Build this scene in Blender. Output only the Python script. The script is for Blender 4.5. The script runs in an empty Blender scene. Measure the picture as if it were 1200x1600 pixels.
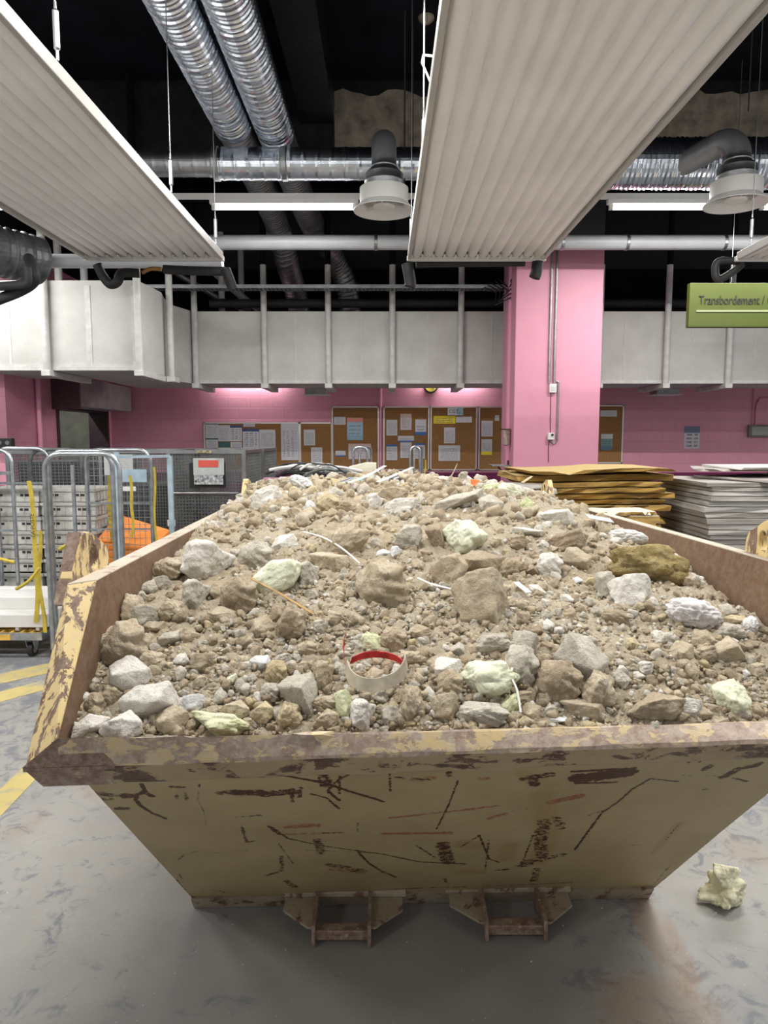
import bpy, math, random
import numpy as np
from mathutils import Vector, Matrix, Euler, noise
random.seed(7); np.random.seed(7)
PI = math.pi
SC = bpy.context.scene
COL = SC.collection
# ------------------------------------------------------------------ camera, world, exposure, lights
H = 1.70; PITCH = 5.97; F = 1100.0
cam_d = bpy.data.cameras.new('camera'); cam = bpy.data.objects.new('camera', cam_d); COL.objects.link(cam)
cam.location = (0, 0, H); cam.rotation_euler = (math.radians(90 - PITCH), 0, 0)
cam_d.sensor_fit = 'VERTICAL'; cam_d.sensor_height = 36.0; cam_d.lens = F / 1600 * 36; cam_d.clip_start = .05; cam_d.clip_end = 100
SC.camera = cam
SC.view_settings.view_transform = 'Standard'; SC.view_settings.look = 'None'
SC.view_settings.gamma = 1; SC.view_settings.use_curve_mapping = False
SC.view_settings.exposure = 0.0
W = bpy.data.worlds.new('world'); SC.world = W; W.use_nodes = True
W.node_tree.nodes['Background'].inputs[0].default_value = (1.0, .985, .96, 1)
W.node_tree.nodes['Background'].inputs[1].default_value = .42
TUBE_STRENGTH = 16.0      # emission of a fluorescent tube
TUBE_AREA_W = 92.0        # watts of the light each tube sends down
TUBE_COL = (1.0, .985, .95)
# ------------------------------------------------------------------ pixel -> place (layout aid)
_p = math.radians(PITCH); CP, SP = math.cos(_p), math.sin(_p)
def ray(px, py):
    x = (px - 600) / F; y = (py - 800) / F
    return Vector((x, CP - y * SP, -SP - y * CP))
def at(px, py, Y):
    d = ray(px, py); t = Y / d.y
    return Vector((d.x * t, Y, H + d.z * t))
def on_z(px, py, z=0.0):
    d = ray(px, py); t = (z - H) / d.z
    return Vector((d.x * t, d.y * t, z))
# ------------------------------------------------------------------ mesh builder
class MB:
    def __init__(s): s.v = []; s.f = []; s.m = []; s.cur = 0
    def add(s, vs, fs):
        n = len(s.v); s.v += [tuple(v) for v in vs]
        for f in fs: s.f.append(tuple(i + n for i in f)); s.m.append(s.cur)
        return s
    def box(s, x0, x1, y0, y1, z0, z1):
        v = [(x0,y0,z0),(x1,y0,z0),(x1,y1,z0),(x0,y1,z0),(x0,y0,z1),(x1,y0,z1),(x1,y1,z1),(x0,y1,z1)]
        return s.add(v, [(0,3,2,1),(4,5,6,7),(0,1,5,4),(1,2,6,5),(2,3,7,6),(3,0,4,7)])
    def hexa(s, v8): # bottom ring 4 ccw, top ring 4 ccw
        return s.add(v8, [(0,3,2,1),(4,5,6,7),(0,1,5,4),(1,2,6,5),(2,3,7,6),(3,0,4,7)])
    def bar(s, a, b, w, h=None, up=(0,0,1)):
        a = Vector(a); b = Vector(b); h = h or w; d = (b - a).normalized(); u = Vector(up)
        if abs(d.dot(u)) > .98: u = Vector((0,1,0))
        r = d.cross(u).normalized(); u = r.cross(d).normalized()
        r *= w/2; u *= h/2
        return s.hexa([a-r-u, a+r-u, a+r+u, a-r+u, b-r-u, b+r-u, b+r+u, b-r+u])
    def tube(s, pts, r, n=12, cap=True, radii=None):
        pts = [Vector(p) for p in pts]; k = len(pts); vs = []; fs = []
        t0 = (pts[1]-pts[0]).normalized(); u = Vector((0,0,1)) if abs(t0.z) < .9 else Vector((0,1,0))
        R = t0.cross(u).normalized()
        for i, p in enumerate(pts):
            t = (pts[min(i+1,k-1)] - pts[max(i-1,0)])
            if t.length < 1e-9: t = t0
            t.normalize(); R = (R - t*R.dot(t)).normalized(); U = R.cross(t)
            rr = radii[i] if radii else r
            for j in range(n):
                a = 2*PI*j/n; vs.append(p + R*math.cos(a)*rr + U*math.sin(a)*rr)
        for i in range(k-1):
            for j in range(n):
                a = i*n+j; b = i*n+(j+1)%n; fs.append((a, b, b+n, a+n))
        if cap: fs.append(tuple(range(n-1,-1,-1))); fs.append(tuple(range((k-1)*n, k*n)))
        return s.add(vs, fs)
    def lathe(s, c, prof, n=24, axis='z'):  # prof list of (r, h)
        c = Vector(c); vs = []; fs = []
        for r, h in prof:
            for j in range(n):
                a = 2*PI*j/n
                v = Vector((r*math.cos(a), r*math.sin(a), h))
                if axis == 'y': v = Vector((v.x, v.z, v.y))
                if axis == 'x': v = Vector((v.z, v.x, v.y))
                vs.append(c + v)
        for i in range(len(prof)-1):
            for j in range(n):
                a = i*n+j; b = i*n+(j+1)%n; fs.append((a, b, b+n, a+n))
        if prof[0][0] > 1e-6: fs.append(tuple(range(n-1,-1,-1)))
        if prof[-1][0] > 1e-6: fs.append(tuple(range((len(prof)-1)*n, len(prof)*n)))
        return s.add(vs, fs)
    def prism(s, poly, d):  # poly in 3d, extruded along vector d
        n = len(poly); d = Vector(d); vs = [Vector(p) for p in poly] + [Vector(p)+d for p in poly]
        fs = [tuple(range(n-1,-1,-1)), tuple(range(n, 2*n))] + [(i, (i+1)%n, n+(i+1)%n, n+i) for i in range(n)]
        return s.add(vs, fs)
    def mesh(s, name, off=(0,0,0), smooth=False):
        me = bpy.data.meshes.new(name); o = Vector(off)
        me.from_pydata([tuple(Vector(v)-o) for v in s.v], [], s.f)
        me.validate(); me.update()
        import bmesh
        bm = bmesh.new(); bm.from_mesh(me); bmesh.ops.recalc_face_normals(bm, faces=bm.faces); bm.to_mesh(me); bm.free()
        if smooth: me.shade_smooth()
        if any(s.m) and len(me.polygons) == len(s.m): me.polygons.foreach_set('material_index', s.m)
        return me
    def build(s, name, mat, parent=None, smooth=False, bevel=0, origin=None):
        if parent is not None: off = parent.get('_o', (0,0,0))
        elif origin is not None: off = origin
        else:
            a = np.array(s.v); off = ((a[:,0].min()+a[:,0].max())/2, (a[:,1].min()+a[:,1].max())/2, a[:,2].min())
        me = s.mesh(name, off, smooth)
        for m in (mat if isinstance(mat, (list, tuple)) else [mat]): me.materials.append(m)
        o = bpy.data.objects.new(name, me); COL.objects.link(o)
        if parent is not None: o.parent = parent; o['_o'] = tuple(off)
        else: o.location = off; o['_o'] = tuple(off)
        if bevel:
            b = o.modifiers.new('bevel', 'BEVEL'); b.width = bevel; b.segments = 2; b.limit_method = 'ANGLE'
        if smooth:
            e = o.modifiers.new('edge', 'EDGE_SPLIT'); e.split_angle = math.radians(40)
        return o
def tag(o, label=None, cat=None, group=None, kind=None):
    if label: o['label'] = label
    if cat: o['category'] = cat
    if group: o['group'] = group
    if kind: o['kind'] = kind
    return o
def thing(name, label, cat, loc=(0,0,0), group=None, rz=0):
    o = bpy.data.objects.new(name, None); COL.objects.link(o); o.location = loc; o.empty_display_size = .1
    o.rotation_euler.z = rz; o['_o'] = tuple(loc) if rz == 0 else (0,0,0)
    return tag(o, label, cat, group)
def struct(mb, name, mat, label=None, **k):
    o = mb.build(name, mat, **k); tag(o, label, None, None, 'structure'); return o
def kids(o): return [c for c in bpy.data.objects if c.parent == o]
KIDS = {}
def copy_tree(o, parent=None):
    if o.name not in KIDS: KIDS[o.name] = kids(o)
    c = o.copy(); COL.objects.link(c)
    if parent: c.parent = parent
    for ch in KIDS[o.name]: copy_tree(ch, c)
    return c
# ------------------------------------------------------------------ materials
def nodes(name):
    m = bpy.data.materials.new(name); m.use_nodes = True; nt = m.node_tree
    return m, nt, nt.nodes['Principled BSDF']
def N(nt, t, **k):
    n = nt.nodes.new(t)
    for a, v in k.items(): setattr(n, a, v)
    return n
def L(nt, a, b): nt.links.new(a, b)
def c4(c): return (c[0], c[1], c[2], 1)
def ramp(nt, fac, stops, interp='LINEAR'):
    r = N(nt, 'ShaderNodeValToRGB'); r.color_ramp.interpolation = interp
    while len(r.color_ramp.elements) < len(stops): r.color_ramp.elements.new(.5)
    for e, (p, c) in zip(r.color_ramp.elements, stops): e.position = p; e.color = c4(c) if hasattr(c, '__len__') else (c, c, c, 1)
    if fac is not None: L(nt, fac, r.inputs[0])
    return r
def noise_n(nt, scale, detail=5, rough=.6, coord='Object', vec=None, dist=0):
    n = N(nt, 'ShaderNodeTexNoise'); n.inputs['Scale'].default_value = scale; n.inputs['Detail'].default_value = detail
    n.inputs['Roughness'].default_value = rough; n.inputs['Distortion'].default_value = dist
    if vec is None:
        tc = N(nt, 'ShaderNodeTexCoord'); vec = tc.outputs[coord]
    L(nt, vec, n.inputs['Vector']); return n
def mixc(nt, fac, a, b):
    m = N(nt, 'ShaderNodeMix', data_type='RGBA')
    if isinstance(fac, (int, float)): m.inputs[0].default_value = fac
    else: L(nt, fac, m.inputs[0])
    for i, v in ((6, a), (7, b)):
        if hasattr(v, 'links'): L(nt, v, m.inputs[i])
        else: m.inputs[i].default_value = c4(v)
    return m.outputs[2]
def math_n(nt, op, a, b=0.0, clamp=False):
    m = N(nt, 'ShaderNodeMath', operation=op); m.use_clamp = clamp
    for i, v in ((0, a), (1, b)):
        if hasattr(v, 'links'): L(nt, v, m.inputs[i])
        else: m.inputs[i].default_value = v
    return m.outputs[0]
def bump(nt, bsdf, h, strength=.3, dist=.01):
    b = N(nt, 'ShaderNodeBump'); b.inputs['Strength'].default_value = strength; b.inputs['Distance'].default_value = dist
    L(nt, h, b.inputs['Height']); L(nt, b.outputs[0], bsdf.inputs['Normal'])
def mat(name, col, rough=.6, metal=0, var=.12, scale=6, bmp=0, bscale=40, spec=None, col2=None):
    m, nt, b = nodes(name)
    n = noise_n(nt, scale)
    c2 = col2 or tuple(max(0, c*(1-2*var)) for c in col)
    hi = tuple(min(1, c*(1+var)) for c in col)
    r = ramp(nt, n.outputs['Fac'], [(.3, c2), (.7, hi)])
    L(nt, r.outputs[0], b.inputs['Base Color'])
    b.inputs['Roughness'].default_value = rough; b.inputs['Metallic'].default_value = metal
    if spec is not None: b.inputs['Specular IOR Level'].default_value = spec
    if bmp:
        n2 = noise_n(nt, bscale); bump(nt, b, n2.outputs['Fac'], bmp, .01)
    return m
def emit(name, col, s):
    m, nt, b = nodes(name); b.inputs['Base Color'].default_value = c4(col)
    b.inputs['Emission Color'].default_value = c4(col); b.inputs['Emission Strength'].default_value = s; return m
def block_wall(name, c_hi, c_lo, dado=None, flip=False, zblack=4.3):
    m, nt, b = nodes(name); tc = N(nt, 'ShaderNodeNewGeometry'); sep = N(nt, 'ShaderNodeSeparateXYZ'); L(nt, tc.outputs['Position'], sep.inputs[0])
    cmb = N(nt, 'ShaderNodeCombineXYZ'); L(nt, sep.outputs['Y' if flip else 'X'], cmb.inputs[0]); L(nt, sep.outputs['Z'], cmb.inputs[1])
    br = N(nt, 'ShaderNodeTexBrick'); br.inputs['Scale'].default_value = 1; br.inputs['Brick Width'].default_value = .41; br.inputs['Row Height'].default_value = .205
    br.inputs['Mortar Size'].default_value = .006; br.inputs['Mortar Smooth'].default_value = .6
    L(nt, cmb.outputs[0], br.inputs['Vector'])
    n = noise_n(nt, 1.3, vec=tc.outputs['Position']); n2 = noise_n(nt, 22, vec=tc.outputs['Position'])
    base = ramp(nt, n.outputs['Fac'], [(.3, c_lo), (.7, c_hi)]).outputs[0]
    col = mixc(nt, math_n(nt, 'MULTIPLY', br.outputs['Fac'], .22), base, tuple(c*.55 for c in c_lo))
    if dado:
        lt = math_n(nt, 'LESS_THAN', sep.outputs['Z'], 1.075); col = mixc(nt, lt, col, dado)
    gt = math_n(nt, 'GREATER_THAN', math_n(nt, 'ADD', sep.outputs['Z'], math_n(nt, 'MULTIPLY', n2.outputs['Fac'], .06)), zblack)
    col = mixc(nt, gt, col, (.006, .006, .008))
    L(nt, col, b.inputs['Base Color']); b.inputs['Roughness'].default_value = .55
    hh = math_n(nt, 'SUBTRACT', math_n(nt, 'MULTIPLY', n2.outputs['Fac'], .25), br.outputs['Fac'])
    bump(nt, b, hh, .35, .012); return m
PINK = (.73, .325, .43); PINK2 = (.66, .285, .38)
M_pink = block_wall('pink block wall', PINK, PINK2, (.16, .008, .075))
M_pinkY = block_wall('pink side wall', PINK, PINK2, (.16, .008, .075), True)
M_pillar = mat('pink painted pillar', (.82, .37, .53), .55, var=.03, scale=3, bmp=.12, bscale=60)
M_black = mat('black painted ceiling', (.0035, .0035, .007), .8, var=.4, scale=2, bmp=.5, bscale=25, spec=.12)
M_blackshine = mat('black beam', (.008, .008, .01), .4, var=.5, scale=9, bmp=.6, bscale=70, spec=.3)
M_white = mat('white enamel', (.72, .71, .69), .4, var=.03, scale=2)
M_panel = mat('radiant panel enamel', (.88, .87, .86), .35, var=.05, scale=1.2)
M_galv = mat('galvanised duct', (.62, .67, .74), .24, 1, var=.14, scale=8, bmp=.08, bscale=18)
M_galvd = mat('dull galvanised steel', (.36, .37, .38), .42, 1, var=.15, scale=6)
M_zinc = mat('zinc tube', (.46, .49, .52), .34, .85, var=.18, scale=14)
M_darksteel = mat('dark steel', (.13, .14, .14), .5, .6, var=.25, scale=10)
M_greypipe = mat('grey painted pipe', (.42, .43, .45), .4, var=.06, scale=3)
M_hose = mat('black insulation', (.018, .018, .02), .7, var=.3, scale=12, bmp=.2)
M_green = mat('green sign', (.045, .060, .003), .45, var=.05, scale=2)
M_dkgreen = mat('dark green letters', (.006, .008, .003), .6, var=.02)
M_signline = mat('pale green rule', (.20, .22, .11), .5, var=.02)
M_yellow = mat('yellow webbing', (.55, .42, .05), .7, var=.15, scale=12)
M_orange = mat('orange plastic', (.78, .24, .03), .5, var=.08, scale=5)
M_blue = mat('light blue steel', (.38, .50, .58), .45, var=.12, scale=10)
M_crate = mat('pale grey plastic crate', (.50, .49, .46), .55, var=.12, scale=14)
M_dolly = mat('yellow slatted deck', (.70, .44, .08), .6, var=.2, scale=12)
M_rubber = mat('black rubber', (.02, .02, .02), .6, var=.2)
M_cork = mat('cork', (.34, .175, .06), .85, var=.14, scale=60, bmp=.2, bscale=150)
M_alu = mat('aluminium frame', (.70, .68, .67), .35, .5, var=.04)
M_conc = mat('bare concrete', (.22, .185, .145), .9, var=.3, scale=5, bmp=.6, bscale=30)
M_rustdk = mat('dark rust', (.10, .045, .025), .85, var=.4, scale=25, bmp=.4, bscale=60)
M_brass = mat('brass fitting', (.35, .18, .06), .4, .8)
def plaster():
    m, nt, b = nodes('plaster duct casing'); g = N(nt, 'ShaderNodeNewGeometry'); n = noise_n(nt, 2.2, vec=g.outputs['Position']); n2 = noise_n(nt, 35, vec=g.outputs['Position'])
    c = ramp(nt, n.outputs['Fac'], [(.3, (.43, .42, .40)), (.7, (.54, .53, .51))]).outputs[0]
    L(nt, c, b.inputs['Base Color']); b.inputs['Roughness'].default_value = .8; bump(nt, b, n2.outputs['Fac'], .35, .01); return m
M_plaster = plaster()
M_plaster_seam = mat('plaster seam', (.57, .56, .54), .8, var=.08, scale=12, bmp=.4)
M_post = mat('painted post', (.53, .525, .51), .6, var=.1, scale=9)
# ------------------------------------------------------------------ floor
def floor_mat():
    m, nt, b = nodes('worn concrete floor'); g = N(nt, 'ShaderNodeNewGeometry'); P = g.outputs['Position']
    n1 = noise_n(nt, .9, 6, .6, vec=P); n2 = noise_n(nt, 9, 9, .72, vec=P, dist=.8); n3 = noise_n(nt, 40, 4, .7, vec=P); n4 = noise_n(nt, 1.6, 5, .6, vec=P, dist=1.2)
    base = ramp(nt, n1.outputs['Fac'], [(.32, (.21, .21, .21)), (.55, (.29, .282, .265)), (.75, (.34, .328, .305))]).outputs[0]
    sep = N(nt, 'ShaderNodeSeparateXYZ'); L(nt, P, sep.inputs[0])
    # bluish-grey worn coating patches: many at far left and right, few in the middle
    side = math_n(nt, 'MULTIPLY', math_n(nt, 'ABSOLUTE', math_n(nt, 'SUBTRACT', sep.outputs['X'], -.2)), .075)
    msk = math_n(nt, 'ADD', n2.outputs['Fac'], side)
    msk = math_n(nt, 'ADD', msk, math_n(nt, 'MULTIPLY', n4.outputs['Fac'], .35))
    f = ramp(nt, msk, [(.80, 0.0), (.90, 1.0)]).outputs[0]
    col = mixc(nt, math_n(nt, 'MULTIPLY', f, .85), base, (.145, .155, .18))
    ru = ramp(nt, noise_n(nt, 1.1, 4, .5, vec=P, dist=.4).outputs['Fac'], [(.64, 0.0), (.72, 1.0)]).outputs[0]
    col = mixc(nt, math_n(nt, 'MULTIPLY', ru, .4), col, (.28, .15, .07))
    for (ax, ay, rr, sx) in ((1035, 1470, .17, .28), (1035, 1590, .13, 1.0)):
        q = on_z(ax, ay); dx = math_n(nt, 'DIVIDE', math_n(nt, 'SUBTRACT', sep.outputs['X'], q.x), sx); dy = math_n(nt, 'SUBTRACT', sep.outputs['Y'], q.y)
        dd = math_n(nt, 'SQRT', math_n(nt, 'ADD', math_n(nt, 'MULTIPLY', dx, dx), math_n(nt, 'MULTIPLY', dy, dy)))
        s_ = math_n(nt, 'SUBTRACT', math_n(nt, 'DIVIDE', dd, rr), math_n(nt, 'MULTIPLY', n2.outputs['Fac'], 2.2))
        col = mixc(nt, math_n(nt, 'MULTIPLY', ramp(nt, s_, [(.0, 1.0), (.6, 0.0)]).outputs[0], .42), col, (.26, .155, .08))
    sp = ramp(nt, noise_n(nt, 90, 2, .5, vec=P).outputs['Fac'], [(.70, 0.0), (.74, 1.0)]).outputs[0]
    col = mixc(nt, math_n(nt, 'MULTIPLY', sp, .5), col, (.55, .53, .48))
    L(nt, col, b.inputs['Base Color'])
    L(nt, ramp(nt, n2.outputs['Fac'], [(.3, .42), (.7, .62)]).outputs[0], b.inputs['Roughness'])
    bump(nt, b, n3.outputs['Fac'], .12, .004); return m
mb = MB(); mb.add([(-9,-6,0),(9,-6,0),(9,13.2,0),(-9,13.2,0)], [(0,1,2,3)])
struct(mb, 'floor', floor_mat(), 'worn grey concrete floor with patches of dark coating', origin=(0,0,0))
def marking_mat():
    m, nt, b = nodes('worn yellow floor paint'); g = N(nt, 'ShaderNodeNewGeometry'); P = g.outputs['Position']
    n2 = noise_n(nt, 7, 8, .7, vec=P, dist=.5)
    f = ramp(nt, n2.outputs['Fac'], [(.36, 0.0), (.50, 1.0)]).outputs[0]
    n1 = noise_n(nt, 1.5, vec=P); yl = ramp(nt, n1.outputs['Fac'], [(.3, (.42, .34, .12)), (.7, (.58, .47, .19))]).outputs[0]
    L(nt, mixc(nt, f, (.28, .27, .24), yl), b.inputs['Base Color']); b.inputs['Roughness'].default_value = .6; return m
M_mark = marking_mat()
def stripe(pts):
    q = [on_z(px, py) for px, py in pts]; m_ = MB(); m_.prism([(p.x, p.y, .0005) for p in q], (0, 0, .0015))
    struct(m_, 'trim_%d' % stripe.n, M_mark, 'worn yellow painted stripe on the floor'); stripe.n += 1
stripe.n = 1
stripe([(-420,1142),(-420,1160),(112,1044),(108,1030)])
stripe([(-420,1190),(-420,1215),(112,1066),(112,1052)])
stripe([(-60,1290),(-60,1340),(120,1150),(110,1130)])
stripe([(1150,1180),(1400,1420),(1440,1380),(1180,1170)])
# ------------------------------------------------------------------ shell
WY = 13.0
mb = MB(); mb.box(-5.0, 9, WY, WY+.2, 0, 6.2); struct(mb, 'wall_back', M_pink, 'pink painted block wall with a maroon lower band')
# left wall (faces right) with a door opening
mb = MB(); LX = -5.0
mb.box(LX-.3, LX, 9.6, 10.83, 0, 6); mb.box(LX-.3, LX, 12.85, 13, 0, 6); mb.box(LX-.3, LX, 10.83, 12.85, 2.22, 6)
struct(mb, 'wall_left', M_pinkY, 'pink side wall around the loading opening')
mb = MB(); mb.box(-9, LX, 9.4, 9.6, 0, 6); struct(mb, 'wall_near_left', M_pink, 'pink wall stub at the far left')
mb = MB(); mb.box(-9, 9, -6, WY+.2, 6.0, 6.2); struct(mb, 'ceiling', M_black, 'black painted ceiling')
# door opening: dark frame, greenish recess beyond
mb = MB()
mb.box(LX-.32, LX+.02, 10.83, 10.9, 0, 2.22); mb.box(LX-.32, LX+.02, 12.78, 12.85, 0, 2.22); mb.box(LX-.32, LX+.02, 10.83, 12.85, 2.15, 2.22)
d = struct(mb, 'door_1', mat('dark door frame', (.04, .02, .025), .5), 'dark framed opening under a roller shutter box')
mb = MB(); mb.box(LX-1.3, LX-1.2, 9.7, 20, 0, 3); mb.box(LX-1.3, LX-.3, 9.7, 20, 3, 3.1); mb.box(LX-1.3, LX-.3, 13.4, 13.5, 0, 3)
struct(mb, 'wall_beyond', mat('grey green render', (.20, .22, .17), .8, var=.12), 'grey green wall seen through the opening')
mb = MB(); mb.box(LX-.9, LX-.84, 12.2, 12.6, 0, 2.1); mb.box(LX-.84, LX-.8, 12.15, 12.2, 0, 2.1)
struct(mb, 'trim_20', M_darksteel, 'half open dark door leaf beyond the opening')
t = thing('roller_shutter_box', 'grey steel roller shutter box above the opening in the left wall', 'shutter box', (LX+.2, 11.7, 2.2))
mb = MB(); mb.box(LX+.001, LX+.42, 10.75, 12.9, 2.18, 2.62); mb.build('casing', mat('grey shutter casing', (.30, .30, .30), .5, .1, var=.15, scale=5), t, bevel=.01)
mb = MB(); mb.box(LX+.001, LX+.42, 10.70, 10.75, 2.14, 2.66); mb.build('end_plate', mat('dark end plate', (.10, .05, .06), .6, .2), t)
o = thing('added_corridor_batten', 'unseen batten added to light the passage beyond the left opening', 'lamp', (LX-.8, 11.6, 2.9)); mb = MB(); mb.box(LX-.84, LX-.76, 10.9, 12.4, 2.93, 3.0); mb.build('gear_tray', M_white, o)  # unseen lamp, added to brighten the grey green wall beyond
ld = bpy.data.lights.new('tube_light', 'AREA'); ld.shape = 'RECTANGLE'; ld.size = .06; ld.size_y = 1.4; ld.energy = 30; lo_ = bpy.data.objects.new('tube_light', ld); COL.objects.link(lo_); lo_.parent = o; lo_.location = (0, 0, 0)
# pier pipe, intercoms at far left
mb = MB(); mb.tube([(LX+.05, 10.2, 0.1), (LX+.05, 10.2, 4.3)], .035, 10)
tag(mb.build('wall_pipe', M_pillar, smooth=True), 'pink painted pipe up the side wall left of the shutter box', 'pipe')
mb = MB(); mb.tube([(-5.33, 9.36, .1), (-5.33, 9.36, 4.3)], .02, 8)
tag(mb.build('conduit', M_pillar, smooth=True), 'thin pink conduit on the wall stub at the far left', 'conduit')
for k, (px, lb) in enumerate(((1, 'leftmost of two black wall boxes on the pink wall stub'), (13, 'black wall box with a grey face, right one of the pair on the wall stub'))):
    p = at(px, 693, 9.34); mb = MB(); mb.box(p.x-.06, p.x+.06, 9.3, 9.4, p.z-.07, p.z+.07); o = thing('wall_box', lb, 'wall box', (p.x, 9.35, p.z-.07))
    mb.build('housing', M_rubber, o, bevel=.01)
    mb = MB(); mb.lathe((p.x+.01, 9.3, p.z+.01), [(.028, -.008), (.028, .004)], 16, 'y'); mb.build('dial', M_galvd, o)
# pillar
PX0, PX1, PY0, PY1 = 1.755, 2.915, 9.6, 10.6
def zsplit(name, col):
    m, nt, b = nodes(name); g = N(nt, 'ShaderNodeNewGeometry'); sep = N(nt, 'ShaderNodeSeparateXYZ'); L(nt, g.outputs['Position'], sep.inputs[0])
    n = noise_n(nt, 6, vec=g.outputs['Position']); n3 = noise_n(nt, 50, vec=g.outputs['Position']); zz = math_n(nt, 'ADD', sep.outputs['Z'], math_n(nt, 'MULTIPLY', n.outputs['Fac'], .03))
    c = ramp(nt, n.outputs['Fac'], [(.3, tuple(x*.95 for x in col)), (.7, col)]).outputs[0]
    c = mixc(nt, math_n(nt, 'GREATER_THAN', zz, 4.26), c, (.006, .006, .008))
    c = mixc(nt, math_n(nt, 'LESS_THAN', sep.outputs['Z'], 1.075), c, (.16, .008, .075))
    L(nt, c, b.inputs['Base Color']); b.inputs['Roughness'].default_value = .5; bump(nt, b, n3.outputs['Fac'], .15, .008); return m
mb = MB(); mb.box(PX0, PX1, PY0, PY1, 0, 6.0)
struct(mb, 'pillar', zsplit('pink pillar', (.64, .275, .375)), 'pink painted pillar', bevel=.012)
mb = MB(); mb.box(PX0-.03, PX0+.02, 9.95, 10.05, 0, 4.2); struct(mb, 'trim_21', M_pillar, 'pink vertical strip on the side of the pillar')
# ceiling beams
def flaky(y0, y1, x0, x1, z0, z1):
    mb = MB(); n = 90; vs = []; fs = []
    for i in range(n+1):
        x = x0 + (x1-x0)*i/n; e = (noise.noise(Vector((x*3.1, 0, 0)))*.10 + noise.noise(Vector((x*11, 3, 0)))*.05)
        vs += [(x, y0, z0), (x, y0, z1+e), (x, y0+.012, z1+e), (x, y0+.012, z0)]
    for i in range(n):
        a = 4*i; b = a+4; fs += [(a, b, b+1, a+1), (a+1, b+1, b+2, a+2), (a, a+3, b+3, b)]
    mb.add(vs, fs); return mb
mb = MB(); mb.box(-9, 9, 9.0, 9.55, 5.19, 6.0); struct(mb, 'ceiling_beam', M_blackshine, 'black cross beam under the ceiling')
struct(flaky(8.985, 0, -.6, 9, 5.2, 5.86), 'ceiling_beam_face', M_conc, 'bare concrete face of the cross beam with flaking edge')
mb = MB(); mb.box(-1.0, -.6, -6, 9.0, 5.5, 6.0); struct(mb, 'ceiling_rib', M_blackshine, 'glossy black beam running towards the back')
mb = MB(); mb.box(-9, 9, 12.5, 12.9, 3.75, 4.6); struct(mb, 'ceiling_downstand', M_black, 'black downstand above the boxed duct')
# ------------------------------------------------------------------ boxed white duct with posts
DZ0, DZ1 = 2.54, 3.63
t = thing('boxed_duct', 'long white plastered duct casing hung in front of the pink back wall', 'duct casing', (0, 11.5, DZ0))
mb = MB()
def casing(x0, x1, y0, y1): mb.box(x0, x1, y0, y1, DZ0, DZ1)
casing(-2.95, 9, 11.0, 12.0)
mb.build('casing', M_plaster, t, bevel=.01)
mb = MB(); mb.prism([(-9, 8.9, DZ0), (-3.03, 8.9, DZ0), (-2.96, 9.6, DZ0), (-3.12, 10.4, DZ0), (-2.93, 11.02, DZ0), (-2.93, 12.0, DZ0), (-4.1, 12.0, DZ0), (-4.1, 10.1, DZ0), (-4.99, 10.1, DZ0), (-4.99, 9.39, DZ0), (-9, 9.39, DZ0)], (0, 0, DZ1-DZ0))
mb.build('return_casing', M_plaster, t)
# seams
def seam(x, y, w=.035, along='x'):
    m_ = MB()
    m_.box(x-w/2, x+w/2, y-.006, y+.01, DZ0+.05, DZ1-.06)
    m_.build('seam', M_plaster_seam, t)
for px in (462, 565, 668, 768): seam(at(px, 540, 11.0).x, 11.0, .012)
for px in (975, 1082, 1180): seam(at(px, 540, 11.0).x, 11.0, .012)
for px in (138,): seam(at(px, 500, 8.9).x, 8.9, .07)
for px in (14, 208): seam(at(px, 500, 8.9).x, 8.9, .03)
# flat bottom trim
mb = MB(); mb.box(-2.95, 9, 10.985, 11.0, DZ0, DZ0+.05); mb.box(-9, -3.03, 8.885, 8.9, DZ0, DZ0+.07); mb.build('edge_trim', M_plaster_seam, t)
def post(x, y, back):
    o = thing('duct_hanger', 'x', 'duct hanger', (x, y, DZ0-.07), 'white hangers holding up the boxed duct')
    m_ = MB(); m_.tube([(x, y, DZ0-.02), (x, y, 4.30)], .046, 14); m_.build('post', M_post, o, smooth=True)
    m_ = MB(); m_.tube([(x, y, 4.30), (x, y, 6.0)], .046, 10); m_.build('post_top', M_black, o, smooth=True)
    m_ = MB(); m_.box(x-.055, x+.055, y-.05, y+back, DZ0-.075, DZ0-.003); m_.build('foot', M_plaster_seam, o, bevel=.006)
    return o
posts = [(at(px, 540, 10.94).x, 10.94, 1.0) for px in (413, 513, 613, 720, 937, 1042, 1140)]
posts = [(x, y, b) for x, y, b in posts] + [(at(70, 500, 8.84).x, 8.84, 1.2), (-3.02, 8.84, 1.1), (-2.90, 9.75, .2), (-2.88, 10.94, 1.0)]
near = ['below the left diffuser, left of the clutter of hoses', 'left of centre under the left fluorescent lamp', 'in line with the left diffuser drum', 'next left of the pink pillar',
        'just right of the pink pillar', 'second to the right of the pink pillar', 'partly hidden by the green sign', 'on the near left stretch of the duct', 'at the near left corner of the duct', 'on the recessed side of the duct jog', 'in the inner corner of the duct jog']
near[0] = 'first right of the duct jog'
for (x, y, b), s in zip(posts, near):
    post(x, y, b)['label'] = 'white round duct hanger ' + s
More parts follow.
